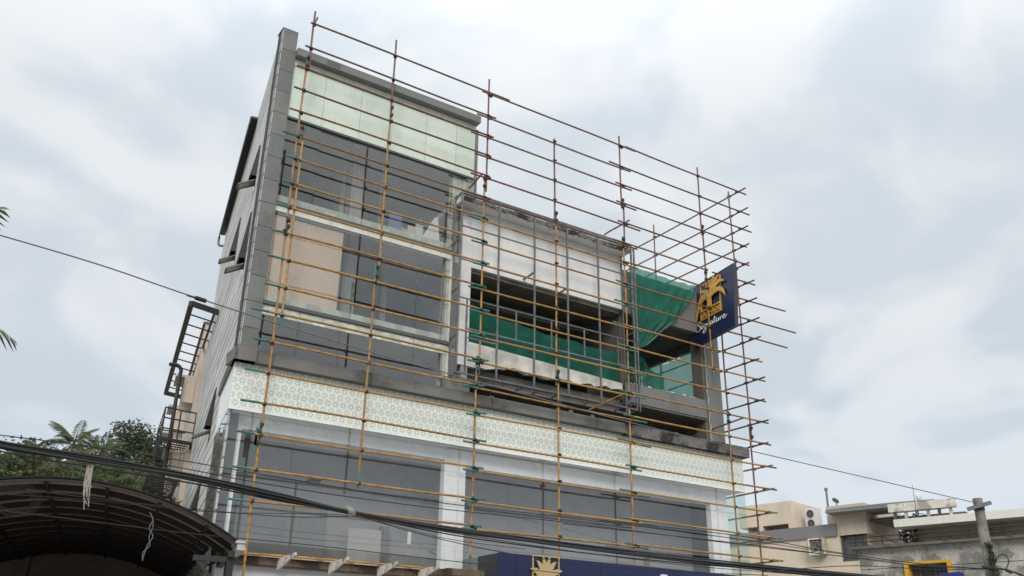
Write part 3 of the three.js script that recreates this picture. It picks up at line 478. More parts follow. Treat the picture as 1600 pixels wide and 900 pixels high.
// standards: [x, z, [[y top, y bottom, colour, dx, teal top, teal bottom], ...]]
const STD = [
  [PX.a, 0, [[21.95, 19.65, RUST, 0.06, 0, 0], [20.15, 13.5, OCH2, 0, 1, 1], [17.5, 10.7, OCH, 0.19, 1, 1], [14.2, 7.3, OCH2, 0.0, 1, 0], [7.95, 0.13, OCH, 0.0, 1, 0], [7.75, 7.1, TEAL, -0.1, 1, 1]]],
  [PX.b, 0, [[22.12, 18.85, RUST, -0.03, 0, 0], [19.4, 12.75, OCH, 0, 1, 1], [13.45, 6.45, OCH2, -0.1, 1, 1]]],
  [PX.c, 0, [[22.05, 17.3, RUST, 0.08, 0, 0], [17.9, 10.55, OCH, 0.02, 0, 1], [11.1, 4.4, OCH, -0.08, 1, 1]]],
  [PX.d, 0, [[20.55, 16.95, RUST, -0.06, 0, 0], [17.45, 10.75, OCH, 0, 1, 1], [11.35, 0.13, OCH, 0.08, 1, 0]]],
  [PX.e, 0, [[21.85, 18.55, DARK, 0, 0, 0], [19.0, 17.0, RUST, 0.07, 0, 0], [17.3, 10.4, OCH, 0.0, 1, 1], [11.0, 0.13, OCH, 0.0, 1, 0]]],
  [PX.f, 0, [[21.85, 18.6, RUST, 0.0, 0, 0], [19.1, 16.4, RUST, 0.06, 0, 0], [17.0, 12.15, OCH, 0.04, 0, 1]]],
  [PX.g, 0, [[14.6, 10.4, RUST, 0.06, 0, 0], [11.2, 0.13, OCH2, 0, 1, 0]]],
];
for (const [x, z, segs] of STD) segs.forEach(([yt, yb, c, dx, et, eb], k) => {
  tube('standard', V(x + dx + rr(-0.02, 0.02), yb, z), V(x + dx + rr(-0.02, 0.02), yt, z), c, !!eb, !!et);
  if (k) for (const yy of [yt - 0.12, yt - 0.42]) coupler(x + dx * 0.5, yy, z + 0.01, 0, Math.PI / 2);
});
LY.forEach((y, i) => { for (const [k, [x, z, segs]] of STD.entries()) { const s = segs.find(([yt, yb]) => y < yt - 0.05 && y > yb + 0.05); if (s) { coupler(x + s[3], y - (k > 2 && k < 5 ? 0.03 : 0), 0); if (k === 2 || k === 4) coupler(x + s[3] + 0.1, y - 0.06, 0.01); } } });
// return side of the scaffold along the right end
const RX = 27.24;
LY.forEach((y, i) => {
  const c = i < 5 ? DARK : i < 14 ? RUST : OCH2; tube('return_ledger', V(RX, y - 0.065, rr(0.35, 0.62)), V(RX + rr(-0.02, 0.02), y - 0.065 + rr(-0.03, 0.03), -7.6), c, false, i > 11);
  coupler(RX, y - 0.03, ZL, Math.PI / 2);
});
for (const [z, segs] of [[-0.38, [[21.55, 16.1, DARK], [18.3, 10.3, RUST], [11.0, 0.0, RUST]]], [-5.3, [[21.98, 11.0, DARK], [11.6, 0.0, RUST]]], [-7.3, [[17.0, 0.0, RUST]]]]) segs.forEach(([yt, yb, c], k) => {
  tube('standard', V(RX - 0.065 + 0.06 * (k % 2), yb, z), V(RX - 0.065 + 0.06 * (k % 2) + rr(-0.03, 0.03), yt, z), c); if (k) for (const yy of [yt - 0.15, yt - 0.5]) coupler(RX - 0.03, yy, z, 0.3, Math.PI / 2);
});
for (const y of LY) { coupler(RX - 0.04, y - 0.065, -0.38, Math.PI / 2); if (y > 11) coupler(RX - 0.04, y - 0.065, -5.3, Math.PI / 2); }
// ties into the building and short braces
tube('tie_tube', V(26.1, 10.95, 0.35), V(25.0, 10.35, -2.2), DARK);
tube('tie_tube', V(20.35, 10.95, 0.16), V(19.2, 10.3, -0.5), BRN);
tube('tie_tube', V(20.9, 18.05, 0.14), V(20.2, 17.5, -0.6), DARK);
tube('tie_tube', V(14.2, 17.9, 0.1), V(13.95, 17.45, -0.4), DARK);
tube('tie_tube', V(7.55, 21.3, 0.05), V(7.68, 21.75, 0.0), DARK);
for (let i = 0; i < 5; i++) coupler(14.25 + rr(-0.15, 0.15), 10.95 + rr(-0.15, 0.2), rr(-0.02, 0.08), rr(0, 3), rr(0, 3));
for (let i = 0; i < 3; i++) coupler(7.5 + rr(-0.06, 0.06), 13.95 + rr(-0.3, 0.3), rr(-0.02, 0.08), rr(0, 3), rr(0, 3));

// ------------------------------------------------------------------ projecting sign and shop fascia
const font = await new FontLoader().loadAsync('fonts/droid/droid_sans_bold.typeface.json');
function frond(cx, cy, qx, qy, ex, ey, wid) {          // tapered leaf along a curve, its lower edge slightly notched
  const s = new THREE.Shape(), n = 12, top = [], bot = [];
  for (let i = 0; i <= n; i++) {
    const t = i / n, m = 1 - t, x = cx + 2 * m * t * qx + t * t * ex, y = cy + 2 * m * t * qy + t * t * ey, dx = 2 * m * qx + 2 * t * (ex - qx), dy = 2 * m * qy + 2 * t * (ey - qy), l = Math.hypot(dx, dy), w = wid * Math.pow(Math.sin(Math.PI * (0.15 + 0.85 * t)), 0.8), k = i % 2 && i > 3 ? 0.72 : 1.05;
    top.push([x - dy / l * w, y + dx / l * w]); bot.push([x + dy / l * w * k, y - dx / l * w * k]);
  }
  s.moveTo(...top[0]); for (const q of top.slice(1)) s.lineTo(...q); for (const q of bot.reverse()) s.lineTo(...q); s.closePath(); return s;
}
function palm(cx, cy, r, depth, list, body) {          // stylised crown of a date palm
  const E = { depth, bevelEnabled: false }, gs = list.map(([qx, qy, ex, ey, w], i) => new THREE.ExtrudeGeometry(frond(cx, cy, qx * r, qy * r, ex * r, ey * r, w * r), E).translate(0, 0, i * 0.003));
  gs.push(new THREE.CylinderGeometry(r * body, r * body, depth, 22).rotateX(Math.PI / 2).translate(cx, cy, depth / 2 + 0.03));
  return merge(gs);
}
const WIND = [[-0.75, 0.4, -1.0, -0.85, 0.15], [-0.55, 0.45, -0.85, -0.2, 0.15], [-0.3, 0.5, -0.62, 0.42, 0.12], [0.0, 0.4, -0.05, 0.8, 0.1], [0.12, 0.55, 0.3, 0.9, 0.11], [0.3, 0.65, 0.68, 0.8, 0.12], [0.55, 0.7, 0.98, 0.35, 0.14], [0.75, 0.4, 1.0, -0.3, 0.15]];
const CROWN = [[-0.85, 0.35, -1.05, -0.55, 0.2], [0.85, 0.35, 1.05, -0.55, 0.2], [-0.45, 0.55, -0.98, 0.55, 0.16], [0.45, 0.55, 0.98, 0.55, 0.16], [-0.2, 0.7, -0.6, 0.98, 0.15], [0.2, 0.7, 0.6, 0.98, 0.15], [-0.06, 0.75, -0.2, 1.18, 0.13], [0.06, 0.75, 0.2, 1.18, 0.13]];
const rectFrame = (x0, x1, y0, y1, w, d) => merge([B(x0, x1, y1 - w, y1, 0, d), B(x0, x1, y0, y0 + w, 0, d), B(x0, x0 + w, y0 + w, y1 - w, 0, d), B(x1 - w, x1, y0 + w, y1 - w, 0, d)]);
{
  const TL = V(25.32, 16.69, -1.08), TRc = V(24.97, 16.74, 1.5), BL = V(25.12, 14.07, -1.1);
  const ex = TRc.clone().sub(TL), W = ex.length(); ex.normalize(); const ey0 = TL.clone().sub(BL), H = ey0.length() * 1.01; const ez = ex.clone().cross(ey0).normalize(), ey = ez.clone().cross(ex);
  const g = thing('projecting_sign', 'navy projecting sign with gold date palm emblem and white script lettering', 'sign');
  g.matrixAutoUpdate = true; const m = new THREE.Matrix4().makeBasis(ex, ey, ez).setPosition(TL.clone().addScaledVector(ey, -H)); m.decompose(g.position, g.quaternion, g.scale);
  M('board', B(0, W, 0, H, -0.14, 0), mats.navy, g);
  M('edge_trim', merge([B(-0.02, W + 0.02, H, H + 0.02, -0.15, 0.01), B(-0.02, W + 0.02, -0.02, 0, -0.15, 0.01), B(W, W + 0.02, 0, H, -0.15, 0.01), B(-0.02, 0, 0, H, -0.15, 0.01)]), mats.navyedge, g);
  const fx0 = 0.20 * W, fx1 = 0.70 * W, fy1 = 0.945 * H, fy0 = 0.345 * H;
  const off = (geo, z) => geo.translate(0, 0, z);
  M('emblem_frame', off(rectFrame(fx0, fx1, fy0, fy1, 0.055, 0.05), 0.002), mats.gold, g);
  M('emblem_rule', off(B(fx0 + 0.06, fx1 - 0.06, 0.475 * H, 0.497 * H, 0, 0.08), 0.003), mats.gold, g);
  M('palm_emblem', off(palm(0.46 * W, 0.655 * H, 0.37 * W, 0.05, WIND.map((q) => [...q.slice(0, 4), q[4] * 0.72]), 0.13), 0.05), mats.gold, g);
  M('palm_trunk', off(B(0.415 * W, 0.485 * W, 0.5 * H, 0.66 * H, 0, 0.08), 0.045), mats.gold, g);
  const tg = new TextGeometry('AJFAN', { font, size: 0.085 * H, depth: 0.05, curveSegments: 3 }); tg.computeBoundingBox(); const tw = tg.boundingBox.max.x; tg.scale((fx1 - fx0 - 0.2) / tw, 1, 1); tg.translate(fx0 + 0.1, 0.382 * H, 0.003); M('lettering', tg, mats.gold, g);
  // white handwritten word, stroke by stroke
  const strokes = [
    [[0.10, 0.22], [0.07, 0.245], [0.035, 0.235], [0.03, 0.20], [0.075, 0.165], [0.08, 0.12], [0.04, 0.09], [0.0, 0.10]],
    [[0.115, 0.165], [0.11, 0.11], [0.13, 0.105]], [[0.125, 0.20], [0.128, 0.205]],
    [[0.185, 0.165], [0.155, 0.165], [0.15, 0.12], [0.185, 0.125], [0.19, 0.165], [0.185, 0.06], [0.15, 0.02], [0.135, 0.05], [0.2, 0.11]],
    [[0.215, 0.165], [0.21, 0.11], [0.235, 0.16], [0.26, 0.155], [0.255, 0.11], [0.275, 0.115]],
    [[0.325, 0.16], [0.29, 0.16], [0.285, 0.115], [0.315, 0.115], [0.33, 0.165], [0.325, 0.11], [0.345, 0.12]],
    [[0.375, 0.22], [0.36, 0.13], [0.37, 0.11], [0.395, 0.12]], [[0.345, 0.175], [0.41, 0.185]],
    [[0.41, 0.165], [0.405, 0.12], [0.43, 0.11], [0.455, 0.165], [0.45, 0.11], [0.47, 0.12]],
    [[0.485, 0.165], [0.48, 0.11], [0.495, 0.15], [0.525, 0.165]],
    [[0.535, 0.135], [0.57, 0.145], [0.565, 0.17], [0.54, 0.16], [0.535, 0.12], [0.56, 0.105], [0.62, 0.15]],
  ];
  const gs = strokes.map((s) => path(s.map(([x, y]) => V((0.08 + x * 1.22) * W, (0.115 + y * 0.95 - x * 0.03) * H, 0.02)), 0.021, 18, 5));
  M('script_lettering', merge(gs), mats.ivory, g);
  M('mounting_arm', merge([B(-0.35, 0, 0.2 * H, 0.24 * H, -0.1, -0.05), B(-0.35, 0, 0.8 * H, 0.84 * H, -0.1, -0.05)]), mats.steel, g);
}
{
  const g = thing('shop_fascia_sign', 'long navy shop fascia with tan palm emblem and white capitals above the entrance', 'sign');
  const z0 = 0.9, xs = [14.68, 15.3, 16.6, 18.45, 20.3, 22.15, 24.0, 25.85];
  for (let i = 0; i < xs.length - 1; i++) M('fascia_panel', B(xs[i] + 0.004, xs[i + 1] - 0.004, 3.3, 4.97, z0 - 0.06, z0), mats.navy, g);
  M('fascia_box', B(14.69, 25.84, 3.31, 4.955, -0.29, z0 - 0.065), mats.navyedge, g);
  const e = new THREE.Group(); 
  M('emblem_frame', rectFrame(15.85, 16.83, 3.75, 4.99, 0.035, 0.05).translate(0, 0, z0 + 0.004), mats.goldpale, g);
  M('palm_emblem', palm(16.33, 4.25, 0.6, 0.05, CROWN, 0.62).translate(0, 0, z0 + 0.03), mats.goldpale, g);
  let x = 20.6; for (const ch of 'AJFAN') { const t = new TextGeometry(ch, { font, size: 0.98, depth: 0.06, curveSegments: 5 }); t.computeBoundingBox(); const w = t.boundingBox.max.x - t.boundingBox.min.x; t.translate(x - t.boundingBox.min.x, 3.79, z0 + 0.004); M('letter', t, mats.ivory, g); x += w + 0.22; }
}

// ------------------------------------------------------------------ vaulted canopy beside the building
{
  const R0 = V(6.69, 0, 2.0), HW = 3.85, RISE = 1.15, yS = 4.43, R = (HW * HW + RISE * RISE) / (2 * RISE), yc = yS + RISE - R, LEN = 15;
  const P = (s, y, t) => R0.clone().addScaledVector(SN, -HW + s).addScaledVector(SD, t).setY(y);     // s = 0 at the crown
  const g = thing('vaulted_canopy', 'dark arched sheet metal canopy with curved ribs beside the glass building', 'canopy');
  const arcY = (s, dr = 0) => yc + Math.sqrt((R + dr) * (R + dr) - s * s);
  const a0 = Math.asin(HW / R);
  const arcSheet = (t0, t1, dr, s0 = -1, s1 = 1) => sheet(28, 1, (u, v) => { const a = lerp(a0 * s0, a0 * s1, u); return P(Math.sin(a) * (R + dr), yc + Math.cos(a) * (R + dr), lerp(t0, t1, v)); });
  for (let i = 0; i < 9; i++) { const t0 = i * LEN / 9, t1 = (i + 1) * LEN / 9 - 0.01; M('roof_sheet', merge([arcSheet(t0, t1, 0.0), arcSheet(t0, t1, 0.02)]), i ? mats.shed : mats.shed, g); }
  const ribGeo = (t, w, d) => { const gs = []; for (const dr of [-d, -0.004]) gs.push(arcSheet(t, t + w, dr)); gs.push(...[t, t + w].map((tt) => sheet(28, 1, (u, v) => { const a = lerp(-a0, a0, u), r = R - lerp(d, 0.004, v); return P(Math.sin(a) * r, yc + Math.cos(a) * r, tt); }))); return merge(gs); };
  for (let i = 0; i < 12; i++) M('rib', ribGeo(0.7 + i * 1.2, 0.08, 0.13), mats.shedrib, g);
  M('front_arch', ribGeo(-0.02, 0.06, 0.06), mats.shedrib, g);
  M('edge_flashing', merge([arcSheet(-0.06, 0.1, 0.03), arcSheet(-0.06, 0.1, 0.05)]), mats.shedtop, g);
  for (const a of [-0.8, -0.48, -0.12, 0.2, 0.5, 0.8].map((k) => k * a0)) { const r = R - 0.06; M('purlin', sqbar(P(Math.sin(a) * r, yc + Math.cos(a) * r, 0.05), P(Math.sin(a) * r, yc + Math.cos(a) * r, LEN), 0.07), mats.shedrib, g); }
  M('back_wall', sheet(28, 1, (u, v) => { const a = lerp(-a0, a0, u); return P(Math.sin(a) * R, v ? yc + Math.cos(a) * R : 0, LEN - 0.02); }), mats.shed, g);
  M('far_side_wall', quadBox(P(-HW, 0, 0.5), P(-HW, 0, LEN), P(-HW, yS, LEN), P(-HW, yS, 0.5), 0.08), mats.shed, g);
  const gut = M('gutter', merge([sqbar(P(HW + 0.06, yS - 0.1, -0.25), P(HW + 0.06, yS - 0.1, LEN), 0.2, 0.16), sqbar(P(HW + 0.06, yS + 0.0, -0.3), P(HW + 0.06, yS + 0.0, LEN), 0.28, 0.05)]), mats.bracketwhite, g);
  for (const t of [0.2, 5, 10, 14.8]) M('post', sqbar(P(HW - 0.12, 0, t), P(HW - 0.12, yS - 0.2, t), 0.16), mats.steeldark, g);
  for (const t of [0.2, 5, 10, 14.8]) M('post', sqbar(P(-HW + 0.12, 0, t), P(-HW + 0.12, yS - 0.2, t), 0.16), mats.steeldark, g);
  M('beam', sqbar(P(HW - 0.12, yS - 0.25, 0.0), P(HW - 0.12, yS - 0.25, LEN), 0.14), mats.steeldark, g);
  M('tie_beam', sqbar(P(HW - 0.95, yS - 0.36, 0.2), P(HW + 0.1, yS - 0.36, 0.2), 0.12), mats.steeldark, g);
  M('knee_brace', sqbar(P(HW - 0.12, yS - 1.2, 0.2), P(HW - 0.85, yS - 0.4, 0.2), 0.08), mats.steeldark, g);
}

// ------------------------------------------------------------------ cables
function cable(pts, r, mat, label, name = 'overhead_cable', group, n = 90) { return one(name, path(pts, r, n, 5), mat, label, 'cable', group); }
const zpath = (list, z, dz = 0) => list.map(([u, v], i) => onZ(u, v, z + dz * i));
{
  const pl = far(1530, 787, 33);
  const drop = [[-40, 356, 17], [150, 412, 17], [312, 467, 17.4], [590, 553, 19], [800, 611, 21], [1000, 664, 23.5], [1205, 712, 27], [1400, 757, 30.5]].map(([u, v, d]) => far(u, v, d)).concat([pl]);
  cable(drop, 0.014, mats.cablegrey, 'single thin grey service cable with a clamp, strung to the concrete pole');
  const c = far(314, 467.5, 17.4), c2 = far(305, 465, 17.38), c3 = far(322, 470.5, 17.42);
  one('cable_clamp', merge([rod(c2, c3, 0.045, 8), rod(far(292, 461, 17.36), c2, 0.022, 6)]), mats.cable, 'black dead-end clamp on the thin grey cable', 'clamp');
  // heavy bundle: each strand its own cable
  const main = [[-60, 679], [0, 692], [140, 716], [300, 744], [440, 774], [545, 799], [700, 825], [860, 848], [1050, 871], [1230, 889], [1420, 906], [1620, 922]];
  const strands = [[0, 0, 0.030], [3, 4, 0.026], [-5, -3, 0.02], [8, 7, 0.024], [-9, 3, 0.018], [5, -2, 0.022], [12, 10, 0.015], [-14, 6, 0.014], [2, 13, 0.016], [-3, 8, 0.022]];
  strands.forEach(([du, dv, r], k) => { const pts = main.map(([u, v], i) => onZ(u, v + dv * (0.55 + 0.45 * Math.cos((i - 5) * 0.55 + k)) * (i === 5 ? 0.4 : 1) + rr(-1, 1), 3.5 + 0.02 * (k % 4))); cable(pts, r * 1.15, mats.cable, 'black strand of the thick cable bundle sagging across the shop front', 'bundled_cable', 'strands of the black cable bundle'); });
  for (let k = 0; k < 5; k++) { const a = onZ(541 + k * 2.5, 790 + k, 3.5), b = onZ(545 + k * 2.5, 808 + k, 3.53); one('cable_tie', path([a, a.clone().lerp(b, 0.5).add(V(0, 0, 0.07)), b], 0.012, 8, 5), mats.rope, 'pale wire tie wrapped round the black cable bundle', 'tie', 'ties on the cable bundle'); }
  // thinner single lines
  const lines = [
    [[[-30, 676], [200, 706], [420, 743], [640, 779], [860, 806], [1100, 835], [1330, 868]], 3.2, 0.012, 'thin black line running just above the cable bundle'],
    [[[-30, 688], [230, 722], [420, 757], [640, 789], [900, 818], [1190, 855], [1400, 878]], 3.3, 0.012, 'thin black line crossing the two lower glass bays'],
    [[[40, 765], [200, 785], [340, 799], [470, 808], [560, 806]], 3.7, 0.010, 'thin wire joining the bundle at its pale tie'],
    [[[-30, 794], [120, 812], [300, 834], [470, 850], [700, 876], [960, 905]], 3.8, 0.010, 'thin wire slung low across the arched canopy'],
    [[[-30, 770], [120, 780], [330, 800], [420, 802], [545, 806], [700, 842], [820, 858]], 3.65, 0.008, 'faint wire sagging from the coil past the canopy edge'],
    [[[560, 806], [640, 830], [760, 858], [900, 880], [1060, 893], [1200, 899]], 3.6, 0.011, 'thin black wire fanning down from the bundle tie over the navy fascia'],
    [[[555, 806], [620, 818], [740, 838], [900, 862], [1080, 884], [1240, 897]], 3.62, 0.011, 'thin black wire fanning out below the bundle toward the street pole'],
  ];
  for (const [p, z, r, l] of lines) cable(zpath(p, z), r, mats.cable, l);
  const conn = far(1541, 889, 33);
  [[[1160, 838], [1300, 862], [1430, 880], 'upper'], [[1180, 852], [1320, 870], [1440, 884], 'lower']].forEach(([a, b, c2, w]) => cable([onZ(a[0] - 300, a[1] - 34, 3.4), far(a[0], a[1], 26), far(b[0], b[1], 29), far(c2[0], c2[1], 31), conn], 0.013, mats.cable, `${w} of two thin cables meeting at the black joint on the concrete pole`));
  cable([far(1190, 893, 26), far(1340, 884, 29), far(1460, 890, 31.5), conn], 0.012, mats.cable, 'thin cable rising from the fascia sign to the joint on the pole');
  // coil and loose ends hanging from the bundle
  const cc = onZ(25, 781, 3.55); const rings = [];
  for (let k = 0; k < 5; k++) { const pts = []; for (let i = 0; i <= 24; i++) { const a = i / 24 * Math.PI * 2; pts.push(cc.clone().add(V(Math.cos(a) * (0.30 + 0.035 * k) + rr(-0.01, 0.01), Math.sin(a) * (0.2 + 0.03 * k) + rr(-0.01, 0.01), (k - 3) * 0.02))); } rings.push(path(pts, 0.0055, 48, 5)); }
  one('cable_coil', merge(rings), mats.cable, 'loose coil of black cable hanging in front of the canopy', 'cable coil');
  const ends = []; for (let k = 0; k < 9; k++) { const u = 134 + k * 1.3, L = [70, 55, 62, 48, 60, 44, 66, 50, 36][k]; const a = onZ(u + 3, 726, 3.5); ends.push(path([a, onZ(u + rr(-4, 2), 726 + L * 0.35, 3.52), onZ(u - rr(2, 8), 726 + L * 0.7, 3.52), onZ(u - rr(0, 8), 726 + L, 3.5)], 0.012, 14, 5)); }
  one('frayed_rope', merge(ends), mats.rope, 'frayed pale rope ends dangling from the cable bundle', 'rope');
  const tw = []; for (let k = 0; k < 2; k++) tw.push(path([[234, 800], [239, 812 + k * 2], [233 + k * 5, 826], [239 - k * 6, 838], [230 + k * 4, 852], [226 - k * 3, 864], [222 + k, 876]].map(([u, v]) => onZ(u, v, 3.8)), 0.011, 30, 5));
  one('twisted_wire', merge(tw), mats.cablegrey, 'twisted grey wire end hanging before the dark canopy', 'wire');
}

// ------------------------------------------------------------------ concrete pole
{
  const top = far(1527, 779, 33), base = V(top.x, 0, top.z);
  const p = thing('utility_pole', 'weathered concrete utility pole with short steel crossarm and creeper', 'utility pole', null, base);
  const h = top.y; M('shaft', rod(V(0, -0.3, 0), V(0, h, 0), 0.2, 12, 0.145), mats.polegrey, p);
  const loc = (u, v, d) => far(u, v, d).sub(base);
  const arm = M('crossarm', sqbar(loc(1511, 796, 32.75), loc(1549, 785, 32.75), 0.09, 0.11), mats.steel, p);
  M('arm_clamp', new THREE.CylinderGeometry(0.165, 0.165, 0.12, 12, 1).translate(0, h - 0.32, 0), mats.steeldark, arm);
  M('cable_joint', rod(loc(1534, 886, 32.7), loc(1553, 888, 32.7), 0.06, 8), mats.cable, p);
  M('cable_joint', rod(loc(1571, 890, 32.7), loc(1582, 895, 32.7), 0.05, 8), mats.cable, p);
  M('jumper_loop', path([[1549, 886], [1557, 872], [1568, 866], [1575, 872], [1575, 882], [1571, 890]].map(([u, v]) => loc(u, v, 32.7)), 0.016, 30, 5), mats.cable, p);
  M('lead_cable', path([[1553, 888], [1571, 890], [1600, 900], [1640, 915]].map(([u, v]) => loc(u, v, 32.7)), 0.03, 20, 5), mats.cable, p);
  const vine = []; for (let i = 0; i < 300; i++) { const t = rnd(), c = loc(1545 + t * 14 + rr(-2, 2) * (1 + t), 848 + t * 62, 32.75); const q = new THREE.PlaneGeometry(0.045, 0.07); q.rotateX(rr(0, 6)); q.rotateY(rr(0, 6)); q.translate(c.x + rr(-0.09, 0.09) * (0.5 + t), c.y + rr(-0.08, 0.08), c.z + rr(-0.09, 0.09)); vine.push(q); }
  const stem = M('creeper_stem', path([[1545, 846], [1549, 862], [1552, 878], [1558, 893], [1560, 915]].map(([u, v]) => loc(u, v, 32.8)), 0.03, 20, 5), mats.bark, p);
  M('creeper_leaves', merge(vine), mats.leaf[1], stem).userData.kind = 'stuff';
}

// ------------------------------------------------------------------ buildings on the right
const ED = V(Math.sin(12.5 * Math.PI / 180), 0, Math.cos(12.5 * Math.PI / 180));    // their walls run this way, toward the viewer
const EN = ED.clone().cross(UP);                                                    // points left, toward our building
function wallFrame(u, v, dist, ED, EN) { const o = far(u, v, dist).setY(0); return { o, hit: (a, b, off = 0) => { const p = onPlane(a, b, o.clone().addScaledVector(EN, off), EN); return [p.clone().sub(o).dot(ED), p.y]; } }; }
{
  const { o, hit } = wallFrame(1290, 840, 62, ED, EN);
  const n = EN; // outward is +EN or -EN; the camera side is the positive one
  const s = Math.sign(n.dot(EYE.clone().sub(o)));
  const bo = (l0, l1, y0, y1, n0, n1) => OB(o, ED, l0, l1, y0, y1, Math.min(n0 * s, n1 * s), Math.max(n0 * s, n1 * s));
  const g = thing('beige_building', 'beige flat roofed building with grey band behind the scaffold end', 'building');
  const L0 = hit(1130, 880)[0], L1 = hit(1353, 860)[0], yb = hit(1250, 833)[1], yg = hit(1250, 843)[1];
  const wl = hit(1313, 850)[0], wr = hit(1352, 850)[0], wt = hit(1330, 826)[1], wb = hit(1330, 877)[1];
  M('wall', merge([bo(L0, wl, 0, yg, -8, 0), bo(wl, L1 - 0.02, 0, wb, -8, 0), bo(wl, L1 - 0.02, wb, wt, -8, -0.4), bo(wl, L1 - 0.02, wt, yg, -8, 0)]), mats.beige, g);
  M('parapet_band', bo(L0, hit(1308, 830)[0], yg, yb + 0.35, -8, 0.12), mats.greyband, g);
  const win = M('window', bo(wl, wr, wb, wt, -0.38, -0.3), Ph({ color: lin(0.1, 0.105, 0.11), roughness: 0.06 }), g);
  M('window_frame', merge([bo(wl, wl + 0.12, wb, wt, -0.29, -0.15), bo(wr - 0.12, wr, wb, wt, -0.29, -0.15), bo((wl + wr) / 2 - 0.05, (wl + wr) / 2 + 0.05, wb, wt, -0.29, -0.2), bo(wl, wr, wt - 0.1, wt, -0.148, -0.1), bo(wl, wr, wb, wb + 0.1, -0.148, -0.1)]), mats.frame, win);
  // roof boxes
  const a0 = hit(1150, 800)[0], a1 = hit(1232, 790)[0], at = hit(1232, 781)[1];
  const ob = hit(1210, 829)[1], ot = hit(1210, 819)[1];
  M('roof_box', merge([bo(a0, a1, ot, at, -4.2, -0.3), bo(a0, a1, yb, ot, -4.2, -1.4), bo(a1 - 0.3, a1, yb, ot, -1.4, -0.3), bo(hit(1188, 820)[0] - 0.4, hit(1188, 820)[0], yb, ot, -1.4, -0.3)]), mats.beige, g);
  const t0 = hit(1291, 800)[0], t1 = hit(1351, 800)[0], tt = hit(1350, 785)[1];
  M('stair_tower', bo(t0, t1, yg, tt, -5.5, 0.004), mats.beigedark, g);
  M('tower_canopy', bo(t1, t1 + 2.2, hit(1375, 808)[1] - 0.1, hit(1375, 808)[1] + 0.05, -4.6, -0.5), mats.rawconcrete, g);
  const cr = M('corrugated_roof', merge(Array.from({ length: 26 }, (_, i) => bo(t0 - 6 + i * 0.5, t0 - 6 + i * 0.5 + 0.22, at - 1.1 - 0, at - 0.85, -14, -9))), mats.corrugated, g);
  M('penthouse', bo(t0 - 7, t0 + 8, yb, at - 1.1, -13.5, -9.3), mats.oldwhite, g);
  // window air conditioner in its concrete hood
  const [al, ay] = hit(1281, 855);
  const hood = M('conditioner_hood', merge([bo(al - 0.5, al + 0.5, ay + 0.42, ay + 0.5, 0.003, 0.55), bo(al - 0.5, al + 0.5, ay - 0.5, ay - 0.42, 0.003, 0.55), bo(al - 0.5, al - 0.42, ay - 0.42, ay + 0.42, 0.003, 0.55), bo(al + 0.42, al + 0.5, ay - 0.42, ay + 0.42, 0.003, 0.55)]), mats.oldwhite, g);
  const slats = []; for (let i = 0; i < 7; i++) slats.push(bo(al - 0.3, al + 0.3, ay - 0.28 + i * 0.085, ay - 0.24 + i * 0.085, 0.38, 0.4));
  const ac = thing('window_air_conditioner', 'rusty window air conditioner inside a concrete hood on the beige wall', 'air conditioner'); M('body', bo(al - 0.34, al + 0.34, ay - 0.36, ay + 0.36, 0.01, 0.37), mats.bracketwhite, ac); M('grille', merge(slats), mats.steeldark, ac);
  // twin-fan condenser on the roof
  const [cl, cy] = hit(1270, 823, -1.2 * s), cu = thing('condenser_unit', 'white twin-fan air conditioner condenser on the beige roof', 'air conditioner');
  const hU = 1.35; M('casing', bo(cl - 0.45, cl + 0.45, yb + 0.36, yb + 0.36 + hU, -1.7, -1.2), mats.acwhite, cu);
  for (const q of [0.36, 0.98]) { const c = o.clone().addScaledVector(ED, cl - 0.08).addScaledVector(EN, s * -1.19).setY(yb + 0.36 + q); const f = M('fan', new THREE.CylinderGeometry(0.26, 0.26, 0.03, 18).rotateX(Math.PI / 2), mats.steeldark, cu); f.position.copy(c); f.lookAt(c.clone().addScaledVector(EN, s)); M('fan_guard', new THREE.TorusGeometry(0.27, 0.02, 5, 20), mats.acwhite, f).position.z = 0.02; for (let k = 0; k < 3; k++) M('blade', new THREE.BoxGeometry(0.42, 0.07, 0.008), mats.cablegrey, f).position.z = 0.02 + k * 0.004, f.children[f.children.length - 1].rotation.z = k * 1.05; }
  const d0 = o.clone().addScaledVector(ED, hit(1287, 800)[0]).addScaledVector(EN, s * -2).setY(yb + 0.3), dish = thing('satellite_dish', 'small grey satellite dish beside the beige stair tower', 'satellite dish', null, d0);
  const dg = new THREE.SphereGeometry(0.42, 16, 6, 0, Math.PI * 2, 0, 0.62).translate(0, -0.42, 0); M('dish', dg, mats.corrugated, dish).position.set(0, 1.9, 0); dish.children[0].rotation.set(0.2, 0, -0.7); M('mast', rod(V(0, 0, 0), V(0, 1.8, 0), 0.04), mats.steel, dish);
  const m0 = o.clone().addScaledVector(ED, hit(1262, 800)[0]).addScaledVector(EN, s * -3).setY(yb + 0.3); one('vent_pipe', merge([rod(m0, m0.clone().add(V(0, 2.8, 0)), 0.07), rod(m0.clone().add(V(0, 2.75, 0)), m0.clone().add(V(0, 2.95, 0)), 0.11)]), mats.steel, 'thin grey vent pipe rising behind the twin-fan condenser', 'pipe');
}
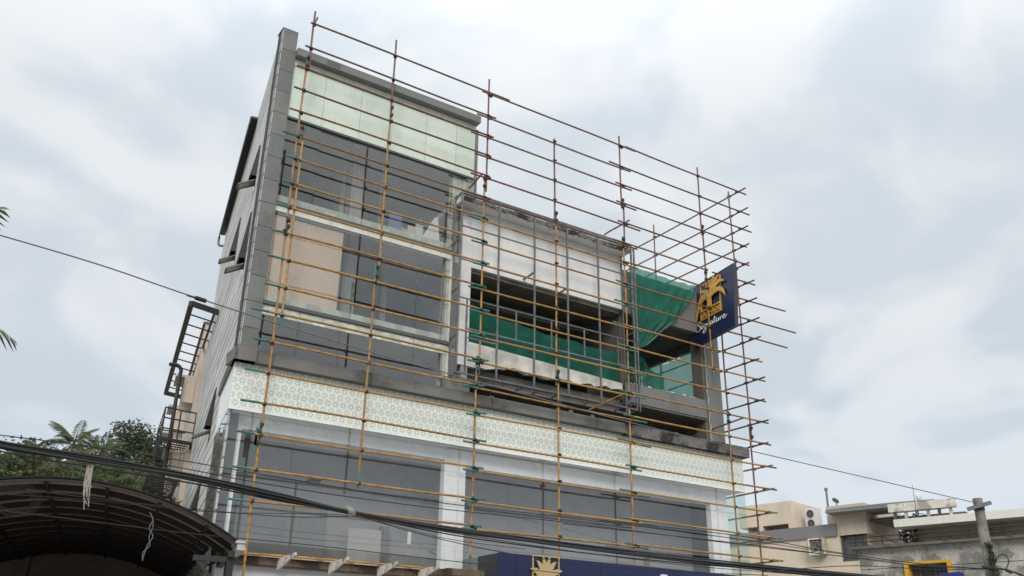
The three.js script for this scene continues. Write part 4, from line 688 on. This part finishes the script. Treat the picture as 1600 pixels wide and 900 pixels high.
{
  const ED = V(Math.sin(0.30), 0, Math.cos(0.30)), EN = ED.clone().cross(UP), { o, hit } = wallFrame(1460, 870, 48, ED, EN); const s = Math.sign(EN.dot(EYE.clone().sub(o)));
  const bo = (l0, l1, y0, y1, n0, n1) => OB(o, ED, l0, l1, y0, y1, Math.min(n0 * s, n1 * s), Math.max(n0 * s, n1 * s));
  const g = thing('concrete_building', 'stained grey concrete building with white roof slab and yellow framed window', 'building');
  const l0 = hit(1342, 870)[0], l1 = hit(1640, 850)[0], yl = hit(1460, 851)[1];
  const wl = hit(1414, 890)[0], wr = hit(1489, 890)[0], wt = hit(1450, 877)[1], wb = wt - 2.0;
  M('wall', merge([bo(l0, wl, 0, yl, -9, 0), bo(wr, l1, 0, yl, -9, 0), bo(wl, wr, wt, yl, -9, 0), bo(wl, wr, 0, wb, -9, 0), bo(wl, wr, wb, wt, -9, -0.5)]), mats.streetwall, g);
  for (let i = 0; i < 3; i++) M('wall_joint', bo(l0, l1, yl - 0.95 - i * 1.2, yl - 0.92 - i * 1.2, 0, 0.004), mats.joint, g);
  const wf = M('window_frame', merge([bo(wl, wl + 0.2, wb, wt + 0.02, -0.45, 0.12), bo(wr - 0.2, wr, wb, wt + 0.02, -0.45, 0.12), bo(wl + 0.2, wr - 0.2, wt - 0.1, wt + 0.02, -0.45, 0.12), bo(wl + 0.2, wr - 0.2, wb, wb + 0.15, -0.45, 0.12)]), mats.yellow, g);
  M('window_pane', bo(wl + 0.21, wr - 0.21, wb + 0.16, wt - 0.11, -0.42, -0.4), Ph({ color: lin(0.07, 0.075, 0.075), roughness: 0.05 }), wf);
  M('window_bar', merge([0.22, 0.62, 0.72].map((f) => bo(lerp(wl + 0.21, wr - 0.21, f) - 0.04, lerp(wl + 0.21, wr - 0.21, f) + 0.04, wb + 0.16, wt - 0.11, -0.39, -0.34))), mats.frame, wf);
  M('awning', bo(hit(1478, 895)[0], hit(1507, 895)[0], hit(1490, 903)[1] - 0.6, hit(1490, 897)[1], 0.13, 0.8), S({ color: lin(0.02, 0.03, 0.22), roughness: 0.6 }), g);
  // walkway ledge with pipe rack
  M('ledge_slab', bo(l0 - 0.3, l1, yl, yl + 0.12, -2.5, 0.35), mats.rawconcrete, g);
  const rk = M('pipe_rack', merge([0.2, 0.42].map((q) => { const a = o.clone().addScaledVector(ED, l0 - 0.3).addScaledVector(EN, s * 0.3).setY(yl + 0.12 + q), b = o.clone().addScaledVector(ED, l1).addScaledVector(EN, s * 0.3).setY(yl + 0.12 + q); return rod(a, b, 0.03, 6); })), mats.steeldark, g);
  for (let l = l0; l < l1; l += 1.3) M('rack_post', merge([bo(l, l + 0.05, yl + 0.12, yl + 0.56, 0.27, 0.33), (() => { const a = o.clone().addScaledVector(ED, l).addScaledVector(EN, s * 0.3).setY(yl + 0.54), b = o.clone().addScaledVector(ED, l + 0.7).addScaledVector(EN, s * 0.3).setY(yl + 0.14); return rod(a, b, 0.02, 5); })()]), mats.steeldark, rk);
  const p0 = hit(1426, 830, -1.2 * s)[0], yt = hit(1500, 810)[1];
  M('upper_wall', bo(p0, l1, yl + 0.12, yt, -8, -1.2), mats.parapetwall, g);
  const r0 = hit(1396, 815)[0], ys0 = hit(1396, 824)[1], ys1 = hit(1396, 812)[1];
  M('roof_slab', bo(r0, l1 + 2, ys0, ys1, -9, 0.0), mats.roofwhite, g);
  M('roof_step', bo(p0 + 0.5, l1 + 2, ys1, ys1 + 0.12, -9, -0.9), mats.rawconcrete, g);
  const rail = []; for (let k = 0; k < 26; k++) { const a = rr(0, 6.28), c = o.clone().addScaledVector(ED, lerp(hit(1391, 835)[0], hit(1426, 835)[0], rnd())).addScaledVector(EN, -s * 1.3).setY(lerp(yl + 0.25, yl + 1.5, rnd())); rail.push(new THREE.TorusGeometry(rr(0.12, 0.25), 0.045, 4, 9, rr(2, 5)).rotateZ(a).translate(c.x, c.y, c.z)); }
  M('scroll_railing', merge(rail), mats.steeldark, g);
  // old roof parapet with struts farther back
  const q0 = hit(1388, 800, -10 * s)[0], q1 = hit(1492, 790, -10 * s)[0], qt = hit(1440, 783, -10 * s)[1], qb = hit(1440, 796, -10 * s)[1];
  const old = thing('rooftop_lean_to', 'weather streaked white rooftop parapet on struts behind the roof slab', 'roof structure');
  M('parapet', bo(q0, q1, qb, qt, -10.4, -10), mats.oldwhite, old); M('back_wall', bo(q0, q1, 0, qb, -14, -12), mats.rawconcrete, old);
  for (let k = 0; k < 6; k++) { const l = lerp(q0, q1, (k + 0.5) / 6); M('strut', bo(l - 0.07, l + 0.07, qb - 2.2, qb, -10.3, -10.1), k % 2 ? mats.oldwhite : mats.rawconcrete, old); }
  for (let k = 0; k < 46; k++) { const l = lerp(q0 - 4, q1 - 1.2, k / 46), w = (q1 - q0 + 2.8) / 46 * 0.6; M('roof_rib', bo(l, l + w, qt + 0.02, qt + 0.16 + 0.05 * Math.sin(k / 46 * 3.1), -13, -10.6), mats.corrugated, old); } M('roof_sheet', bo(q0 - 4, q1 - 1.2, qt - 0.06, qt + 0.018, -13, -10.5), mats.corrugated, old);
  // antenna
  const ab = o.clone().addScaledVector(ED, hit(1433, 806, -5 * s)[0]).addScaledVector(EN, -s * 5); const ay = hit(1433, 806, -5 * s)[1]; ab.setY(ys1);
  const an = thing('antenna_mast', 'thin antenna mast with small white dish on the white roof', 'antenna', null, ab); const hh = hit(1430, 756, -5 * s)[1] - ys1;
  M('mast', rod(V(0, 0, 0), V(0, hh, 0), 0.035, 6, 0.012), mats.steel, an); M('dish', new THREE.SphereGeometry(0.22, 12, 8).scale(1, 1, 0.5), mats.acwhite, an).position.set(0.25, hh * 0.74, 0.1);
  M('guy_wire', path([V(0.1, hh * 0.4, 0), V(0.9, hh * 0.38, 0), V(2, 0.02, 0)], 0.02, 14, 4), mats.cable, an); M('stay', rod(V(-1.2, 0, 0), V(0, hh * 0.4, 0), 0.02, 5), mats.steel, an);
}

// ------------------------------------------------------------------ things behind the left side wall
{
  const g = thing('pink_building', 'stained pinkish rendered building with window hoods behind the glass building', 'building');
  M('wall', OB(SO, SD, 16.7, 36, 0, 16.6, -0.25, 6), mats.pink, g);
  M('parapet', OB(SO, SD, 16.7, 36, 16.6, 16.75, -0.35, 0.4), mats.rawconcrete, g);
  for (const [t, y] of [[18.4, 13.3], [18.4, 9.8], [18.4, 6.3], [24, 13.3], [24, 9.8], [24, 6.3], [30, 13.3], [30, 9.8]]) {
    const h = M('window_hood', merge([OB(SO, SD, t - 0.9, t + 0.9, y + 0.9, y + 1.0, -1.15, -0.255), OB(SO, SD, t - 0.95, t - 0.86, y - 0.3, y + 0.9, -0.75, -0.256), OB(SO, SD, t + 0.86, t + 0.95, y - 0.3, y + 0.9, -0.75, -0.256)]), mats.pink, g);
    M('window', OB(SO, SD, t - 0.8, t + 0.8, y - 0.7, y + 0.85, -0.262, -0.2), mats.innerdark, h);
  }
}
{
  // ladder-like steel awning frame
  const y = 15.5, c = [[299, 474], [346, 490], [298, 624], [259, 614]].map(([u, v]) => onY(u, v, y));
  const f = thing('awning_frame', 'black rectangular steel frame with thin cross bars projecting beside the side wall', 'metal frame');
  const [a, b, d, e] = c; M('frame_beam', sqbar(a, b, 0.16, 0.2), mats.steeldark, f); M('frame_beam', sqbar(a, e, 0.2, 0.22), mats.steeldark, f); M('frame_beam', sqbar(e, d, 0.16, 0.2), mats.steeldark, f);
  const m0 = a.clone().lerp(b, 0.78), m1 = e.clone().lerp(d, 0.8); M('middle_rail', sqbar(m0, m1, 0.09), mats.steeldark, f);
  for (let i = 1; i < 11; i++) { const t = i / 11; M('cross_bar', rod(a.clone().lerp(e, t), b.clone().lerp(d, t), 0.032, 6), mats.steeldark, f); }
}
{
  const landing = (poly, y, rail, label) => {
    const c = poly.map(([u, v]) => onY(u, v, y)), [a, b, d, e] = c;
    const f = thing('stair_landing', label, 'steel landing', 'perforated steel landings behind the building');
    M('edge_frame', merge([sqbar(a, b, 0.1), sqbar(b, d, 0.1), sqbar(d, e, 0.1), sqbar(e, a, 0.1)]), mats.steeldark, f);
    const n1 = 11, n2 = 9;
    for (let i = 1; i < n1; i++) { const t = i / n1, p = a.clone().lerp(b, t), q = e.clone().lerp(d, t); M('grid_bar', quadBox(p.clone().lerp(b, 0.022), q.clone().lerp(d, 0.022), q.clone().lerp(e, 0.022), p.clone().lerp(a, 0.022), 0.03), mats.steeldark, f); }
    for (let i = 1; i < n2; i++) { const t = i / n2, p = a.clone().lerp(e, t), q = b.clone().lerp(d, t), dz = e.clone().sub(a).normalize().multiplyScalar(0.14); M('grid_bar', quadBox(p, q, q.clone().add(dz), p.clone().add(dz), 0.026).translate(0, 0.04, 0), mats.steeldark, f); }
    if (rail) for (const h of [0.45, 0.9, 1.35]) { const o = V(0, h, 0); M('rail', merge([rod(a.clone().add(o), b.clone().add(o), 0.03, 6), rod(a.clone().add(o), e.clone().add(o), 0.03, 6), rod(e.clone().add(o), d.clone().add(o), 0.03, 6)]), mats.steeldark, f); }
    if (rail) for (const p of [a, b, d, e, a.clone().lerp(b, 0.5), e.clone().lerp(d, 0.5)]) M('rail_post', rod(p, p.clone().add(V(0, 1.35, 0)), 0.035, 6), mats.steeldark, f);
    for (const p of [d, e]) M('bracket', rod(p, p.clone().addScaledVector(SN, 1.3).add(V(0, -1.2, 0)), 0.05, 6), mats.steeldark, f);
  };
  landing([[251, 684], [300, 693], [286, 721], [240, 715]], 10.8, true, 'upper perforated steel landing with railings beside the pink wall');
  landing([[232, 742], [276, 752], [266, 778], [222, 770]], 8.0, false, 'lower perforated steel landing half hidden by the arched canopy');
  const t = onY(282, 582, 14.2), p = thing('vent_stack', 'tall dark vent pipe with bent top beside the pink wall', 'pipe', null, V(t.x, 0, t.z));
  M('stack', rod(V(0, 0, 0), V(0, 14.2, 0), 0.085, 10), mats.steeldark, p); M('bend', path([V(0, 14.1, 0), V(0, 14.35, 0), V(-0.18, 14.5, 0.02), V(-0.55, 14.48, 0.05)], 0.085, 14, 9), mats.steeldark, p);
}

// ------------------------------------------------------------------ trees
const leafQuad = (w, l) => { const g = new THREE.BufferGeometry(); g.setAttribute('position', new THREE.Float32BufferAttribute([0, 0, 0, w, l * 0.5, 0.03, 0, l, 0, -w, l * 0.5, 0.03], 3)); g.setIndex([0, 1, 2, 0, 2, 3]); g.computeVertexNormals(); return g; };
function tree(at, top, rx, ry, dens, label, mi) {
  const t = thing('broadleaf_tree', label, 'tree', null, at), H = top - at.y, cy = H - ry, pos = [], ix = [];
  const limbs = [rod(V(0, -0.2, 0), V(0.15, cy * 0.75, 0.1), 0.32, 9, 0.2)], clumps = [];
  for (let i = 0; i < dens; i++) {
    const a = rr(0, 6.283), e = Math.asin(rr(-0.55, 1)), r = Math.pow(rnd(), 0.4), c = V(Math.cos(a) * Math.cos(e) * rx * r, cy + Math.sin(e) * ry * r, Math.sin(a) * Math.cos(e) * rx * r);
    clumps.push(c); if (i % 4 === 0) limbs.push(rod(V(0.15, cy * rr(0.45, 0.75), 0.1), c, 0.07, 5, 0.02));
  }
  for (const c of clumps) { const cr = rr(0.45, 0.95), n = 110; for (let k = 0; k < n; k++) {
    const d = V(rr(-1, 1), rr(-1, 1), rr(-1, 1)).normalize().multiplyScalar(cr * Math.cbrt(rnd())), p = c.clone().add(d), u = V(rr(-1, 1), rr(-0.6, 0.5), rr(-1, 1)).normalize(), w = u.clone().cross(V(rr(-1, 1), rr(-1, 1), rr(-1, 1))).normalize(), L = rr(0.13, 0.26), W = L * 0.32, b = pos.length / 3;
    for (const q of [p, p.clone().addScaledVector(u, L * 0.5).addScaledVector(w, W), p.clone().addScaledVector(u, L), p.clone().addScaledVector(u, L * 0.5).addScaledVector(w, -W)]) pos.push(q.x, q.y, q.z); ix.push(b, b + 1, b + 2, b, b + 2, b + 3);
  } }
  const g = new THREE.BufferGeometry(); g.setAttribute('position', new THREE.Float32BufferAttribute(pos, 3)); g.setIndex(ix); g.computeVertexNormals();
  M('trunk', merge(limbs), mats.bark, t); M('crown', g, mats.leaf[mi], t);
}
function frondGeo(L, droop, n = 26) {                   // midrib along +x, arching down, leaflets both sides
  const pos = [], ix = [], at = (s) => V(L * (s - 0.18 * s * s * droop), L * (0.34 * s - (0.62 * droop) * s * s), 0);
  const tri = (...q) => { const b = pos.length / 3; for (const p of q) pos.push(p.x, p.y, p.z); for (let k = 1; k < q.length - 1; k++) ix.push(b, b + k, b + k + 1); };
  for (let i = 0; i < 10; i++) { const p = at(i / 10), q = at((i + 1) / 10), w = 0.05 * (1 - i / 11); tri(p.clone().add(V(0, 0, w)), q.clone().add(V(0, 0, w * 0.8)), q.clone().add(V(0, 0, -w * 0.8)), p.clone().add(V(0, 0, -w))); }
  for (let i = 2; i < n; i++) for (const sd of [-1, 1]) { const s = i / n, p = at(s), q = at(Math.min(1, s + 0.02)), l = L * 0.27 * Math.sin(Math.PI * (0.12 + 0.82 * s)) * rr(0.85, 1.1), dir = q.clone().sub(p).normalize().multiplyScalar(0.65).add(V(0, -0.42 - 0.25 * rnd(), sd * 0.8)).normalize(), w = 0.045; const t1 = p.clone().addScaledVector(dir, l), m = p.clone().addScaledVector(dir, l * 0.5).add(V(0, 0.03 * l, 0)), sdv = q.clone().sub(p).normalize().multiplyScalar(w); tri(p, m.clone().add(sdv), t1.add(V(0, -0.12 * l, 0)), m.clone().sub(sdv)); }
  const g = new THREE.BufferGeometry(); g.setAttribute('position', new THREE.Float32BufferAttribute(pos, 3)); g.setIndex(ix); g.computeVertexNormals(); return g;
}
const FR = [frondGeo(3.4, 0.75), frondGeo(3.6, 1.05), frondGeo(3.2, 1.4)];
function palmTree(at, top, scale, label, count = 17, lean = 0.4) {
  const t = thing('coconut_palm', label, 'palm tree', null, at), H = top - at.y - 0.6 * scale;
  M('trunk', new THREE.TubeGeometry(new THREE.CatmullRomCurve3([V(0, -0.2, 0), V(lean * 0.3, H * 0.4, 0), V(lean, H, 0)]), 20, 0.14 * scale, 8), mats.bark, t);
  for (let i = 0; i < count; i++) { const f = M('frond', FR[i % 3], mats.palmleaf[(i * 2) % 3], t); f.position.set(lean, H, 0); f.scale.setScalar(scale * rr(0.85, 1.1)); f.rotation.set(0, i * 2.399 + rr(-0.2, 0.2), 0); f.rotateZ(lerp(0.75, -0.55, (i % 3) / 2.6) + rr(-0.15, 0.15)); }
}
{
  const G = (u, v, d) => { const p = far(u, v, d); return [V(p.x, 0, p.z), p.y]; };
  const T = (u, v, d, rx, ry, dens, label, mi) => { const [a, y] = G(u, v, d); tree(a, y, rx, ry, dens, label, mi); };
  T(205, 669, 62, 3.2, 3.0, 100, 'tall airy broadleaf tree between the palms and the steel landings', 1);
  T(180, 722, 41, 2.4, 1.6, 60, 'rounded broadleaf tree directly behind the crown of the canopy', 0);
  T(48, 700, 44, 2.3, 1.9, 70, 'dense dark broadleaf tree left of the small coconut palms', 1);
  T(15, 716, 38, 1.7, 1.6, 55, 'low bushy tree beside the leaning palm trunk', 0);
  T(112, 716, 50, 3.0, 1.8, 70, 'dark tree filling the gap under the small coconut palms', 1);
  T(262, 690, 70, 3, 4, 80, 'dark tree partly hidden by the perforated landings', 1);
  const Pm = (u, v, d, s, label, c) => { const [a, y] = G(u, v, d); palmTree(a, y, s, label, c); };
  Pm(104, 682, 50, 0.55, 'small coconut palm standing above the dark trees', 17);
  Pm(148, 694, 52, 0.5, 'grey green coconut palm beside the airy broadleaf tree', 16);
  Pm(72, 722, 38, 0.6, 'short palm with broad arching fronds above the canopy edge', 15);
  Pm(196, 742, 38, 0.5, 'yellow green young palm just over the canopy crown', 13);
  // coconut palm at the left edge, its fronds hanging into view
  const [a] = G(-425, 700, 15); palmTree(a, 6.6, 1.0, 'coconut palm with drooping fronds beside the arched canopy', 19, -0.2);
}

// ------------------------------------------------------------------ across the road: what the showroom glass mirrors
{
  const b = thing('shop_row_opposite', 'plain row of shops across the road mirrored in the showroom glass', 'building');
  M('wall', B(14, 44, 0, 11.5, 56, 66), mats.greyband, b); M('parapet', B(13.9, 44.1, 11.5, 12.2, 55.8, 66), mats.rawconcrete, b);
  for (let i = 0; i < 8; i++) for (const y of [4.6, 8.0]) M('window', B(15.2 + i * 3.6, 17.4 + i * 3.6, y, y + 1.7, 55.96, 55.995), mats.innerdark, b);
  const v = onZ(463, 757, -28), L = thing('street_lamp', 'tall single arm street lamp mirrored in the showroom glass', 'street lamp', null, V(v.x, 0, 28 + 2 * LZ)); const h = v.y;
  M('mast', rod(V(0, 0, 0), V(0, h, 0), 0.11, 9, 0.07), mats.steeldark, L); M('arm', rod(V(0, h, 0), V(0.9, h + 0.35, 0), 0.05, 7), mats.steeldark, L); M('lamp_head', B(0.75, 1.5, h + 0.32, h + 0.45, -0.15, 0.15), mats.steeldark, L);
}

renderer.render(scene, camera);
